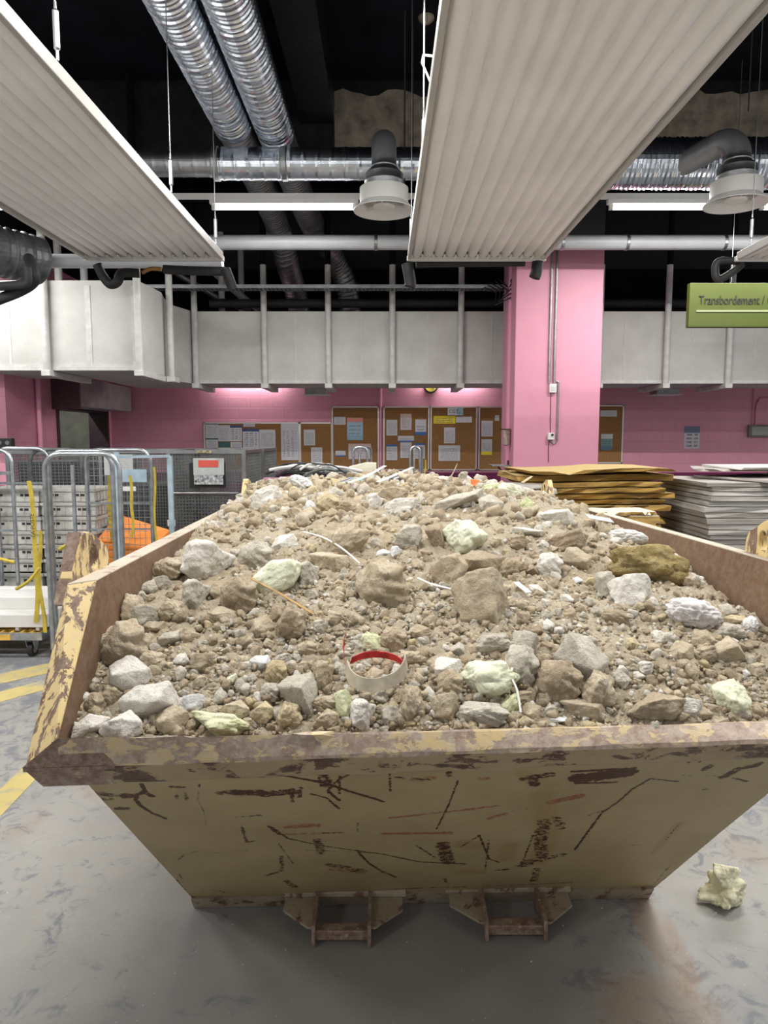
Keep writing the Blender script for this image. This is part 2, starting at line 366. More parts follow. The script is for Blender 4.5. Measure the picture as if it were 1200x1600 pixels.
# background pipes above the duct, at left behind the panel
for k, (px, Y, z0) in enumerate(((90, 9.8, 3.6), (130, 10.0, 3.6), (345, 11.4, 3.6), (376, 12.0, 3.7))):
    p = at(px, 400, Y); mb = MB(); mb.tube([(p.x, Y, z0), (p.x, Y, 4.9)], .05, 10)
    tag(mb.build('duct_hanger_stub', M_post, smooth=True), ['grey upright pipe between the spiral duct end and the left panel', 'pale upright pipe close to the left panel edge above the duct', 'dim upright pipe behind the left panel end, nearer the black hose', 'dim upright pipe behind the left panel end, further right'][k], 'pipe')
mb = MB(); 
mb.tube([(-2.9, 11.3, 4.5), (-2.2, 11.8, 3.9), (-1.9, 12.0, 3.75)], .06, 10)
tag(mb.build('slanted_pipe', M_greypipe, smooth=True), 'grey slanted pipe in the clutter behind the left panel end', 'pipe')
mb = MB(); mb.tube([(-3.4, 11.2, 4.35), (-2.5, 11.6, 3.85), (-2.2, 11.8, 3.8)], .045, 10)
tag(mb.build('slanted_pipe', M_galvd, smooth=True), 'darker slanted pipe beside the grey one behind the left panel end', 'pipe')
# perforated cable tray
mb = MB(); z = at(600, 450, 10.5).z
mb.box(-3.7, 1.75, 10.5, 10.52, z, z+.05); mb.box(-3.7, 1.75, 10.7, 10.72, z, z+.05)
for i in range(90): mb.box(-3.7+i*.06, -3.675+i*.06, 10.52, 10.7, z, z+.006)
tag(mb.build('cable_tray', M_galvd), 'thin dark cable tray running above the boxed duct', 'cable tray')
for k in range(5):
    x = 1.45+k*.05; mb = MB(); mb.tube([(x, 10.45, z+.03*k), (x+.15, 10.3-.03*k, z-.10), (x+.10, 10.1, z-.32+.05*k), (1.74, 9.9, z-.25+.06*k)], .009, 6)
    tag(mb.build('loose_cable', M_hose), 'loose cable end spilling off the tray at the pillar', 'cable', 'loose cables at the pillar')
mb = MB(); mb.tube([(-2.7, 11.2, 3.78), (8.9, 11.2, 3.78)], .07, 12); tag(mb.build('black_pipe', M_hose, smooth=True), 'black insulated pipe low behind the hangers above the duct', 'pipe')
# ------------------------------------------------------------------ radiant panels
PZ = 3.25
M_rail = mat('grey white rail', (.44, .43, .41), .45, var=.03)
def radiant(x0, x1, y0, y1, label):
    o = thing('radiant_panel', label, 'heating panel', ((x0+x1)/2, y1, PZ), 'white radiant heating panels hung from the ceiling')
    n = 12; w = x1-x0; prof = []
    for i in range(n):
        a = x0+.03+(w-.06)*i/n; p = (w-.06)/n
        prof += [(a, .016), (a+p*.10, .012), (a+p*.18, -.006), (a+p*.30, -.016), (a+p*.60, -.020), (a+p*.86, -.015), (a+p*.97, .008)]
    prof.append((x1-.03, .016)); k = len(prof)
    ys = [y0 + (y1-y0)*i/12 for i in range(13)]
    vs = [(x, y, PZ+z+.03) for y in ys for x, z in prof]; fs = [(j*k+i, j*k+i+1, (j+1)*k+i+1, (j+1)*k+i) for j in range(12) for i in range(k-1)]
    m_ = MB(); m_.add(vs, fs); s = m_.build('fluted_sheet', M_panel, o, smooth=True); s.modifiers.clear(); so = s.modifiers.new('thick', 'SOLIDIFY'); so.thickness = .002; so.offset = 1
    m_ = MB(); m_.box(x0+.03, x1-.03, y0, y1-.08, PZ+.050, PZ+.075); m_.build('insulation', M_white, o)
    for xa, xb in ((x0, x0+.03), (x1-.03, x1)):
        m_ = MB(); m_.box(xa, xb, y0, y1, PZ-.005, PZ+.062); m_.build('side_rail', M_rail, o, bevel=.005)
    # end header with slots
    m_ = MB(); m_.box(x0-.005, x1+.005, y1-.015, y1+.03, PZ-.012, PZ+.03)
    for i in range(13):
        a = x0+.03+(w-.06)*i/12; m_.box(a-.008, a+.008, y1-.10, y1, PZ+.0, PZ+.02)
    m_.build('end_header', M_white, o, bevel=.003)
    m_ = MB(); m_.tube([(x0+.1, y1-.06, PZ+.03), (x1-.1, y1-.06, PZ+.03)], .02, 10); m_.build('header_pipe', M_galvd, o)
    return o
radiant(.205, 1.405, -1.5, 6.33, 'white fluted radiant panel overhead right of centre, the widest in view')
radiant(-2.60, -1.40, -1.5, 6.33, 'white fluted radiant panel crossing the top left corner')
radiant(3.07, 4.27, -1.5, 6.33, 'white fluted radiant panel whose corner peeks in at the right edge')
def rod(x, y, z0, label, buckle=True, rad=.004, z1=6.0, m=None):
    o = thing('suspension_rod', label, 'suspension rod', (x, y, z0))
    m_ = MB(); m_.tube([(x, y, z0), (x, y, z1)], rad, 6); m_.build('rod', m or M_galvd, o)
    if buckle:
        m_ = MB(); m_.tube([(x, y, z0), (x, y, z0+.04), (x, y, z0+.05), (x, y, z0+.2), (x, y, z0+.21), (x, y, z0+.24)], .01, 8, radii=[.007, .007, .014, .014, .007, .006]); m_.build('turnbuckle', M_galvd, o)
    return o
rod(-1.42, at(80,85,3.2).y+.05, PZ+.085, 'suspension rod with turnbuckle at the left panel edge, top left')
rod(-1.42, 4.9, PZ+.085, 'long suspension rod down to the left panel edge above the transverse duct')
rod(-1.42, 6.15, PZ+.085, 'suspension rod at the far end of the left panel')
rod(.23, 4.3, PZ+.085, 'suspension rod with white cable beside the right panel edge', rad=.005)
rod(.23, 6.15, PZ+.085, 'suspension rod at the far left corner of the right panel')
rod(3.10, 6.15, PZ+.085, 'suspension rod above the panel corner at the right edge')
rod(at(632,300,7.6).x, 7.6, 4.3, 'black rod in front of the bare concrete beam', False, .008, m=M_hose)
rod(at(645,300,7.9).x, 7.9, 4.35, 'thin black rod right beside the thicker black rod by the concrete beam', False, .004, m=M_hose)
rod(at(1172,200,6.9).x, 6.95, 4.75, 'black rod above the right diffuser elbow', False, .007, m=M_hose)
mb = MB(); mb.tube([at(678, 88, 4), at(661, 86, 4), at(659, 97, 4), at(672, 127, 4), at(680, 130, 4)], .006, 6)
tag(mb.build('white_cable', M_white), 'white cable loop beside the right panel near the top', 'cable')
# rosettes on the ceiling
for (px, py, lb) in ((666, 27, 'upper'), (657, 124, 'lower')):
    d_ = ray(px, py); tt = (6.0-H)/d_.z; p = Vector((0,0,H)) + d_*tt
    if p.y < 8.9:
        mb = MB(); mb.lathe(p + Vector((0,0,-.02)), [(.005, -.05), (.05, -.03), (.08, .0), (.085, .02)], 14)
        tag(mb.build('ceiling_fixing', M_conc), 'pale crumbled ceiling fixing, the %s of two left of the right panel' % lb, 'fixing')
# ------------------------------------------------------------------ ducts
def spiral(pts, r, pitch=.055, amp=.006, n=36, step=.012):
    P = [Vector(p) for p in pts]
    # resample
    seg = [(P[i+1]-P[i]).length for i in range(len(P)-1)]; T = sum(seg); k = int(T/step); out = []; rad = []
    for i in range(k+1):
        s = T*i/k; j = 0
        while j < len(seg)-1 and s > seg[j]: s -= seg[j]; j += 1
        out.append(P[j].lerp(P[j+1], min(1, s/seg[j])))
        ph = (T*i/k / pitch) % 1.0
        rad.append(r + (amp*max(0, math.cos((ph-.5)*2*PI))**3))
    m_ = MB(); m_.tube(out, r, n, True, rad); return m_
def smooth_path(P, k=14):
    P = [Vector(p) for p in P]; out = []
    for i in range(len(P)-1):
        a = P[max(0,i-1)]; b = P[i]; c = P[i+1]; d = P[min(len(P)-1,i+2)]
        for j in range(k):
            t_ = j/k; out.append(.5*((2*b)+(c-a)*t_+(2*a-5*b+4*c-d)*t_*t_+(3*b-a-3*c+d)*t_**3))
    out.append(P[-1]); return out
o = thing('spiral_duct', 'left one of two long silver spiral ducts running front to back', 'ventilation duct', (-1.57, 6, 4.7))
spiral([(-1.57, 1.5, 4.9), (-1.55, 7.6, 4.9)], .182, .055, .012).build('corrugated_section', M_galv, o, smooth=False)
spiral(smooth_path([(-1.55, 7.62, 4.9), (-1.57, 10.6, 4.86), (-1.53, 11.5, 4.45), (-1.45, 12.1, 4.0), (-1.4, 12.3, 3.4)]), .18, .08, .006, step=.016).build('far_section', M_galvd, o)
for yy in (7.6, 3.2):
    mb = MB(); mb.lathe((-1.56, yy, 4.9), [(.188, -.03), (.194, -.02), (.194, .02), (.188, .03)], 36, 'y'); mb.build('collar', M_galvd, o)
mb = MB(); mb.lathe((-1.57, 11.0, 4.72), [(.19, -.12), (.2, -.1), (.2, .1), (.19, .12)], 36, 'y'); mb.build('sleeve', M_galv, o, smooth=True)
o = thing('spiral_duct', 'right one of two long silver spiral ducts running front to back', 'ventilation duct', (-1.13, 6, 4.7))
spiral([(-1.13, 1.5, 4.9), (-1.14, 7.8, 4.9)], .182, .055, .012).build('corrugated_section', M_galv, o)
spiral(smooth_path([(-1.14, 7.82, 4.9), (-1.10, 10.2, 4.9), (-1.03, 11.3, 4.85), (-.82, 12.0, 4.65), (-.62, 12.25, 4.2), (-.55, 12.35, 3.4)]), .18, .08, .006, step=.016).build('far_section', M_galvd, o)
for yy in (7.8, 3.4):
    mb = MB(); mb.lathe((-1.14, yy, 4.9), [(.188, -.03), (.194, -.02), (.194, .02), (.188, .03)], 36, 'y'); mb.build('collar', M_galvd, o)
mb = MB(); mb.lathe((-.98, 11.5, 4.83), [(.19, -.14), (.2, -.1), (.2, .1), (.19, .14)], 36, 'y'); mb.build('sleeve', M_galv, o, smooth=True)
TZ = at(500, 256, 7.57).z
o = thing('transverse_duct', 'smooth silver duct crossing from left to right under the long ducts', 'ventilation duct', (0, 7.57, TZ-.15))
spiral([(-3.4, 7.57, TZ), (-1.72, 7.57, TZ)], .125, .14, .004).build('narrow_section', M_galvd, o)
spiral([(-1.72, 7.57, TZ), (1.6, 7.57, TZ)], .155, .14, .004).build('wide_section', M_galv, o)
for xx in (-1.72, -1.02, .02, .72):
    mb = MB(); mb.lathe((xx, 7.57, TZ), [(.157, -.035), (.166, -.025), (.166, .025), (.157, .035)], 36, 'x'); mb.build('collar', M_galvd, o)
mb = MB(); mb.box(-.25, .25, 7.47, 7.69, TZ-.165, TZ+.1)
o2 = thing('flexible_duct', 'wide crinkled silver duct at the upper right behind the diffuser', 'ventilation duct', (5, 7.57, TZ-.25))
spiral([(1.6, 7.57, TZ), (9, 7.57, TZ)], .24, .045, .012).build('corrugated_section', M_galv, o2)
mb = MB(); mb.lathe((1.9, 7.57, TZ), [(.16, -.3), (.245, -.15), (.25, 0)], 36, 'x'); mb.build('reducer', M_galvd, o2)
# diffusers
M_elbow = mat('grey zinc elbow', (.26, .265, .28), .45, .6, var=.1)
def diffuser(x, y, z, label, side):
    o = thing('ceiling_diffuser', label, 'air diffuser', (x, y, z))
    m_ = MB(); m_.lathe((x, y, z), [(.285, 0), (.292, .004), (.235, .06), (.23, .26), (.225, .265)], 40); 
    # hollow underside
    m_2 = MB(); m_2.lathe((x, y, z), [(.29, 0.0), (.235, .05), (.23, .25), (.20, .25)], 40)
    vs = []; m_3 = MB(); n = 40
    prof = [(.225, .21), (.232, .205), (.232, .065), (.292, .006), (.292, 0), (.27, .012), (.20, .075), (.20, .18), (.0, .18)]
    for r, h in prof:
        for j in range(n): a = 2*PI*j/n; vs.append((x+r*math.cos(a), y+r*math.sin(a), z+h))
    fs = [(i*n+j, i*n+(j+1)%n, (i+1)*n+(j+1)%n, (i+1)*n+j) for i in range(len(prof)-1) for j in range(n)]
    fs.append(tuple(range(n)))
    m_3.add(vs, fs); m_3.build('drum', M_white, o, smooth=True)
    m_ = MB(); m_.lathe((x, y, z+.035), [(.0, -.012), (.09, -.008), (.105, .01), (.06, .06), (.03, .2)], 30); m_.build('centre_cone', M_white, o, smooth=True)
    for a in (.4, 2.5, 4.6):
        m_ = MB(); m_.bar((x+.08*math.cos(a), y+.08*math.sin(a), z+.05), (x+.21*math.cos(a), y+.21*math.sin(a), z+.055), .012, .03); m_.build('vane', M_white, o)
    m_ = MB(); m_.lathe((x, y, z+.205), [(.18, 0), (.183, .05), (.188, .06), (.183, .07), (.183, .13), (.13, .18), (.122, .19), (.126, .20), (.118, .22), (.118, .26)], 36); m_.build('neck', M_galvd, o, smooth=True)
    zt = TZ+.03
    m_ = MB(); q = []
    for i in range(9):
        a = PI/2*i/8; q.append(Vector((x, y, zt-.17)) + Vector((side[0], side[1], 0))*(.17*(1-math.cos(a))) + Vector((0, 0, .17*math.sin(a))))
    m_.tube([(x, y, z+.44)] + q + [q[-1]+Vector((side[0], side[1], 0))*side[2] + Vector((0,0,-.12))], .118, 28); m_.build('elbow', M_elbow, o, smooth=True)
    return o
diffuser(0.0, 7.0, at(600, 330, 7.0).z, 'round white air diffuser on a grey elbow between the panels', (0, 1, .35))
diffuser(3.36, 7.0, at(1150, 320, 7.0).z, 'round white air diffuser on a bent grey duct at the upper right', (-.62, .78, .52))
# far left duct end
p = at(-30, 388, 7.4)
o = thing('spiral_duct', 'dark wide spiral duct end cut off by the left edge', 'ventilation duct', (p.x, 7.4, p.z-.25))
spiral([(p.x-2.2, 6.6, p.z), (p.x+.1, 7.5, p.z), (p.x+.34, 7.9, p.z)], .24, .09, .02).build('corrugated_section', M_darksteel, o)
# ------------------------------------------------------------------ fluorescent battens
M_tube = emit('lit tube', TUBE_COL, TUBE_STRENGTH)
BZ = at(600, 325, 8.0).z
def batten(x0, y, label=None, vis=True):
    o = thing('fluorescent_batten', label or 'white fluorescent batten in the rows overhead behind the camera', 'lamp', (x0+.75, y, BZ), 'fluorescent battens')
    if not label: o['label'] = 'fluorescent batten out of view overhead'
    m_ = MB(); m_.box(x0-.06, x0+1.56, y-.035, y+.035, BZ+.04, BZ+.09); m_.build('gear_tray', M_white, o)
    m_ = MB(); m_.tube([(x0, y, BZ), (x0+1.5, y, BZ)], .019, 10); m_.build('tube', M_tube, o)
    for xx in (x0-.02, x0+1.52):
        m_ = MB(); m_.box(xx-.02, xx+.02, y-.02, y+.02, BZ-.02, BZ+.04); m_.build('lamp_holder', M_white, o)
    ld = bpy.data.lights.new('tube_light', 'AREA'); ld.shape = 'RECTANGLE'; ld.size = 1.48; ld.size_y = .06; ld.energy = TUBE_AREA_W; ld.color = TUBE_COL
    lo = bpy.data.objects.new('tube_light', ld); COL.objects.link(lo); lo.parent = o; lo.location = (0, 0, -.03)
    return o
batten(-1.84, 8.0, 'lit fluorescent tube between the left panel and the left diffuser')
batten(2.50, 8.0, 'lit fluorescent tube behind the right diffuser')
batten(4.15, 8.0, 'lit fluorescent tube entering at the right edge')
batten(-5.65, 8.0, 'lit fluorescent tube end peeking out at the far left edge')
mb = MB(); mb.box(-9, 9, 7.98, 8.02, BZ+.095, BZ+.15); tag(mb.build('lighting_trunking', M_white), 'white lighting trunking running left to right above the tubes', 'trunking')
for y in (4.1, 1.5, -2.2):
    for x in (-5.6, -3.2, -.9, 1.75, 4.6):
        if y > 0 or x not in (-.9, 1.75): batten(x, y)
# lamps between the boxed duct and the back wall
def wall_lamp(x, lb):
    o = thing('hidden_batten', lb, 'lamp', (x, 12.92, 2.86)); m_ = MB(); m_.box(x-.6, x+.6, 12.88, 13.0, 2.92, 2.98); m_.build('gear_tray', M_white, o)
    m_ = MB(); m_.tube([(x-.58, 12.90, 2.895), (x+.58, 12.90, 2.895)], .018, 8); m_.build('tube', M_tube, o)
    ld = bpy.data.lights.new('tube_light', 'AREA'); ld.shape = 'RECTANGLE'; ld.size = 1.2; ld.size_y = .06; ld.energy = 16; ld.color = TUBE_COL
    lo = bpy.data.objects.new('tube_light', ld); COL.objects.link(lo); lo.parent = o; lo.location = (0, 0, -.03)
wall_lamp(-2.4, 'batten behind the boxed duct above the left noticeboards')
wall_lamp(1.2, 'batten behind the boxed duct left of the pillar')
def stub_lamp():
    o = thing('wall_stub_batten', 'batten above the left wall stub, behind the duct', 'lamp', (-6.0, 8.6, 2.5))
stubless = True
# ------------------------------------------------------------------ pipes
mb = MB(); z = at(600, 379, 9.0).z; mb.tube([(-2.3, 9.0, z), (9, 9.0, z)], .088, 20)
o = thing('grey_pipe', 'long grey pipe running left to right in front of the pink pillar', 'pipe', (0, 9.0, z-.09)); mb.build('pipe', M_greypipe, o, smooth=True)
for x in (-.1, 2.2, 3.0, 4.2):
    mb = MB(); mb.lathe((x, 9.0, z), [(.09, -.02), (.094, -.015), (.094, .015), (.09, .02)], 20, 'x'); mb.build('clamp', M_galvd, o)
mb = MB(); z = at(90, 408, 8.0).z; mb.tube([(-4.03, 8.0, z), (-1.78, 8.0, z)], .075, 20)
tag(mb.build('grey_pipe', M_greypipe, smooth=True), 'short grey pipe ending under the left panel', 'pipe')
def hose(pts, r, label, name='insulated_hose', m=None):
    mb = MB(); mb.tube(smooth_path(pts, 8), r, 12); return tag(mb.build(name, m or M_hose, smooth=True), label, 'hose')
A = lambda px, py, Y: tuple(at(px, py, Y))
hose([A(152, 414, 6.3), A(160, 430, 6.3), A(172, 444, 6.3), A(184, 440, 6.3), A(190, 427, 6.35), A(218, 427, 6.4)], .04, 'black insulated hose looping down under the left panel end')
hose([A(256, 421, 6.4), A(300, 423, 6.4), A(352, 424, 6.4)], .04, 'straight black insulated pipe under the left panel end')
hose([A(352, 421, 6.38), A(358, 436, 6.38), A(364, 452, 6.4)], .045, 'short drooping black hose at the left panel right corner')
hose([A(-8, 470, 6.6), A(30, 455, 6.6), A(52, 440, 6.6), A(52, 422, 6.6), A(45, 404, 6.8)], .05, 'thick black hose rising at the left edge above the duct')
hose([A(-8, 448, 6.5), A(20, 446, 6.5), A(42, 442, 6.5), A(42, 418, 6.5)], .04, 'thinner black hose beside the thick one at the left edge')
hose([A(636, 412, 6.36), A(641, 440, 6.36), A(640, 448, 6.36)], .05, 'black hose stub under the left corner of the right panel')
hose([A(840, 409, 6.36), A(838, 425, 6.36), A(835, 434, 6.36)], .05, 'black hose stub under the right corner of the right panel')
hose([A(650, 413, 6.38), A(700, 412, 6.38), A(820, 411, 6.38)], .03, 'black insulated pipe along the end of the right panel')
hose([A(1160, 412, 6.4), A(1146, 424, 6.4), A(1126, 436, 6.4), A(1118, 430, 6.4), A(1122, 409, 6.4), A(1155, 408, 6.4)], .032, 'grey black hose loop under the panel corner at the right', m=M_rubber)
hose([A(222, 426, 6.42), A(236, 420, 6.42), A(252, 421, 6.42)], .018, 'brass fittings joining hoses under the left panel', 'brass_fitting', M_brass)
# ------------------------------------------------------------------ green sign
x0 = at(1077, 475, 8.5).x; z1 = at(1077, 442, 8.5).z; z0 = at(1077, 511, 8.5).z
o = thing('hanging_sign', 'green hanging sign reading Transbordement at the right edge', 'sign', (x0+1.2, 8.5, z0))
mb = MB(); mb.box(x0, x0+2.6, 8.5, 8.58, z0, z1); mb.build('board', M_green, o, bevel=.004)
mb = MB(); zz = at(1100, 486, 8.5).z; mb.box(at(1088, 486, 8.5).x, x0+2.5, 8.494, 8.5, zz-.011, zz+.011); mb.build('rule', M_signline, o)
def text(s, loc, size, m, parent, name, ex=.002, rot=(PI/2, 0, 0)):
    cu = bpy.data.curves.new(name, 'FONT'); cu.body = s; cu.size = size; cu.extrude = ex
    tmp = bpy.data.objects.new(name, cu); COL.objects.link(tmp); bpy.context.view_layer.update()
    me = bpy.data.meshes.new_from_object(tmp.evaluated_get(bpy.context.evaluated_depsgraph_get())); bpy.data.objects.remove(tmp)
    ob = bpy.data.objects.new(name, me); COL.objects.link(ob); me.materials.clear(); me.materials.append(m)
    ob.parent = parent; ob.location = Vector(loc) - Vector(parent['_o']); ob.rotation_euler = rot; return ob
tp = at(1092, 475, 8.49); tx = text('Transbordement / C', (tp.x, 8.495, tp.z), .145, M_dkgreen, o, 'lettering')
bpy.context.view_layer.update(); wd = tx.dimensions.x
want = (at(1208, 475, 8.49).x - tp.x); tx.scale = (want/wd,)*1 + (1, 1)
for xx in (x0+.5, x0+2.1):
    mb = MB(); mb.tube([(xx, 8.54, z1), (xx, 8.54, 6)], .004, 6); mb.build('wire', M_galvd, o)
# ------------------------------------------------------------------ the skip
FLi, KLi, BLi = Vector((-.72,1.49,1.035)), Vector((-.73,1.76,1.34)), Vector((-.81,4.9,1.34))
BRi, KRi, FRi = Vector((.93,4.78,1.34)), Vector((1.14,1.92,1.34)), Vector((1.10,1.61,1.035))
bFL, bBL, bBR, bFR = Vector((-.69,2.40,.03)), Vector((-.75,4.3,.03)), Vector((.88,4.3,.03)), Vector((.985,2.455,.03))
def paint_rust(name, paint, paint2, rust, rust2, cover, scale, streak=(1,1,1), attr=False, dust=0.0, edge=.03, rough=.55):
    m, nt, b = nodes(name); g = N(nt, 'ShaderNodeNewGeometry'); mp = N(nt, 'ShaderNodeMapping'); mp.inputs['Scale'].default_value = streak; L(nt, g.outputs['Position'], mp.inputs[0])
    n = noise_n(nt, scale, 9, .68, vec=mp.outputs[0], dist=.35); n2 = noise_n(nt, 3.2, 4, .6, vec=g.outputs['Position']); n3 = noise_n(nt, 45, 5, .7, vec=g.outputs['Position'])
    pc = ramp(nt, n2.outputs['Fac'], [(.35, paint2), (.65, paint)]).outputs[0]
    rc = ramp(nt, n3.outputs['Fac'], [(.35, rust2), (.65, rust)]).outputs[0]
    f = ramp(nt, n.outputs['Fac'], [(cover, 0.0), (cover+edge, 1.0)]).outputs[0]
    if attr:
        a = N(nt, 'ShaderNodeAttribute', attribute_name='rust'); nn = noise_n(nt, 55, 8, .8, vec=mp.outputs[0], dist=.4)
        s = math_n(nt, 'ADD', a.outputs['Fac'], math_n(nt, 'MULTIPLY', math_n(nt, 'SUBTRACT', nn.outputs['Fac'], .5), 2.3))
        fa = ramp(nt, s, [(.52, 0.0), (.60, 1.0)]).outputs[0]; f = math_n(nt, 'MAXIMUM', f, fa)
        a2 = N(nt, 'ShaderNodeAttribute', attribute_name='primer')
        s2 = math_n(nt, 'ADD', a2.outputs['Fac'], math_n(nt, 'MULTIPLY', math_n(nt, 'SUBTRACT', nn.outputs['Fac'], .5), 1.8))
        pc = mixc(nt, math_n(nt, 'MULTIPLY', ramp(nt, s2, [(.48, 0.0), (.60, 1.0)]).outputs[0], .8), pc, (.26, .055, .045))
        a3 = N(nt, 'ShaderNodeAttribute', attribute_name='stain'); pc = mixc(nt, math_n(nt, 'MULTIPLY', a3.outputs['Fac'], .55), pc, (.30, .17, .05))
        # fine speckle of chips
        n5 = noise_n(nt, 38, 5, .7, vec=mp.outputs[0], dist=.5); f = math_n(nt, 'MAXIMUM', f, ramp(nt, n5.outputs['Fac'], [(.70, 0.0), (.73, 1.0)]).outputs[0])
    c = mixc(nt, f, pc, rc)
    if dust:
        n4 = noise_n(nt, 34, 7, .8, vec=g.outputs['Position']); c = mixc(nt, math_n(nt, 'MULTIPLY', ramp(nt, n4.outputs['Fac'], [(.42, 0.0), (.62, 1.0)]).outputs[0], dust), c, (.54, .46, .38))
    L(nt, c, b.inputs['Base Color']); b.inputs['Roughness'].default_value = rough
    h = math_n(nt, 'SUBTRACT', math_n(nt, 'MULTIPLY', n3.outputs['Fac'], .4), f); bump(nt, b, h, .35, .004); return m
CREAM, CREAM2 = (.60, .47, .23), (.52, .39, .17)
M_face = paint_rust('shade toned cream steel', (.42, .335, .185), (.35, .275, .145), (.10, .030, .013), (.045, .015, .009), .70, 5, (1, 1, 1.6), attr=True)  # cream skip paint darkened to khaki, the dim light put into the colour
M_rim = paint_rust('peeling cream rim', (.60, .46, .23), (.55, .42, .23), (.36, .265, .215), (.25, .165, .13), .47, 32, (.55, 1.0, 1.0), dust=.7, edge=.03)
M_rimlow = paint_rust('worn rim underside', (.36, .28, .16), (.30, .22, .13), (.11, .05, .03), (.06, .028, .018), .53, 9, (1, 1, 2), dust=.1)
M_slope = paint_rust('peeling yellow rim', (.72, .55, .26), (.68, .50, .20), (.20, .115, .07), (.13, .07, .045), .505, 30, (1, 1, .45), dust=.25)
M_rimtop = paint_rust('dusty rim top', (.50, .44, .36), (.44, .38, .30), (.26, .19, .14), (.20, .13, .10), .58, 12, dust=.4)
M_inner = paint_rust('brown rusted inner wall', (.17, .095, .05), (.125, .068, .038), (.26, .17, .10), (.10, .055, .034), .60, 14, (3, 3, .6), dust=.14, rough=.8)
M_outer = paint_rust('cream outer wall', (.50, .40, .22), (.42, .33, .17), (.12, .05, .03), (.07, .03, .02), .57, 6)
M_bracket = paint_rust('worn bracket paint', (.33, .28, .20), (.27, .22, .155), (.15, .075, .045), (.09, .045, .03), .56, 14, dust=.25)
M_corner = paint_rust('rust brown corner', (.19, .11, .08), (.15, .085, .06), (.42, .33, .21), (.30, .21, .14), .60, 26, dust=.42)
skip = thing('rubble_skip', 'large peeling cream steel skip heaped with rubble in the foreground', 'skip', (.15, 3.1, 0))
# front wall as a fine sheet; scratch marks live in attributes of the sheet
tL, tR = Vector((-.735, 1.50, 1.02)), Vector((1.12, 1.62, 1.02))
pn = (bFR-bFL).cross(tL-bFL).normalized()
def on_face(px, py):
    d = ray(px, py); o = Vector((0,0,H)); t = (bFL-o).dot(pn)/d.dot(pn); return o+d*t
NU, NV = 420, 250
gu, gv = np.meshgrid(np.linspace(0,1,NU), np.linspace(0,1,NV))
def bil(a, b, c, d): return (np.array(a)[None,None]*((1-gu)*(1-gv))[...,None] + np.array(b)[None,None]*(gu*(1-gv))[...,None] + np.array(c)[None,None]*(gu*gv)[...,None] + np.array(d)[None,None]*((1-gu)*gv)[...,None])
G = bil(tL, tR, bFR, bFL); GX = G[...,0]; GZ = G[...,2]*1.35
def fld(strokes):
    out = np.zeros_like(GX)
    for s in strokes:
        pts, w = s[0], s[1]; st = s[2] if len(s) > 2 else 1.0
        P = [on_face(*p) for p in pts]; P = [(p.x, p.z*1.35) for p in P]; wm = w/2*.0016
        for a, b in zip(P[:-1], P[1:]):
            ax, az = a; bx, bz = b; dx, dz = bx-ax, bz-az; L2 = dx*dx+dz*dz+1e-12
            t = np.clip(((GX-ax)*dx+(GZ-az)*dz)/L2, 0, 1); d = np.sqrt((GX-ax-t*dx)**2+(GZ-az-t*dz)**2)
            out = np.maximum(out, st*np.clip(1.0 - (d-wm)/(wm*.9+.004), 0, 1))
    return out
def sc(o, ox, oy): return [([(ox+x/2, oy+y/2) for x, y in s[0]],) + tuple(s[1:]) for s in o]
rl = sc([
 ([(310,380),(348,385)],13,.62), ([(325,398),(345,398)],10,.6), ([(388,388),(410,388)],14,.7), ([(366,427),(398,427)],9,.7),
 ([(440,352),(452,372),(428,385),(424,402),(440,420),(470,440),(518,460)],4,.85), ([(430,385),(450,378),(474,390)],7,.75), ([(535,362),(572,365)],7,.6), ([(550,385),(552,402)],4,.6), ([(578,380),(582,404)],4,.6),
 ([(685,383),(735,378)],12,.62), ([(735,383),(812,383)],19,.78), ([(828,388),(905,382)],20,.70), ([(912,372),(912,412)],5,.7), ([(938,370),(934,398)],6,.65),
 ([(622,350),(616,400),(636,440),(645,490)],1.2,.62), ([(738,458),(812,452)],5,.6), ([(755,488),(765,520),(772,536),(798,530)],4,.7),
 ([(720,562),(960,560),(1200,572)],1.5,.6), ([(890,332),(1010,355),(1100,385),(1200,415)],4,.85), ([(885,275),(886,325)],4,.75), ([(1036,265),(1040,318)],4,.7), ([(1005,300),(1012,365),(1020,350)],12,.68),
 ([(968,388),(1020,402),(1060,436)],3,.75), ([(1102,325),(1060,345),(1022,380),(1060,410)],4,.72), ([(1060,335),(1060,390)],2.5,.7), ([(850,490),(900,525),(1010,548),(1200,575)],3,.72), ([(838,485),(870,512)],5,.65), ([(1000,508),(1072,508)],4,.6), ([(990,530),(1005,570)],14,.6),
 ([(1115,562),(1150,600),(1200,630)],4,.72), ([(556,588),(575,572),(612,562)],2.5,.65), ([(648,572),(684,566)],4,.55), ([(832,638),(880,622),(880,580)],7,.58), ([(1035,605),(1080,615),(1130,625)],20,.56), ([(895,655),(920,672)],12,.62),
 ([(560,632),(572,650)],3,.6), ([(548,650),(590,700),(605,735)],8,.58), ([(660,680),(720,692)],4,.5), ([(618,735),(860,728)],4,.6), ([(870,540),(915,600)],2,.6), ([(1118,480),(1118,505)],3,.55), ([(620,290),(630,335)],6,.6)], 0, 1050)
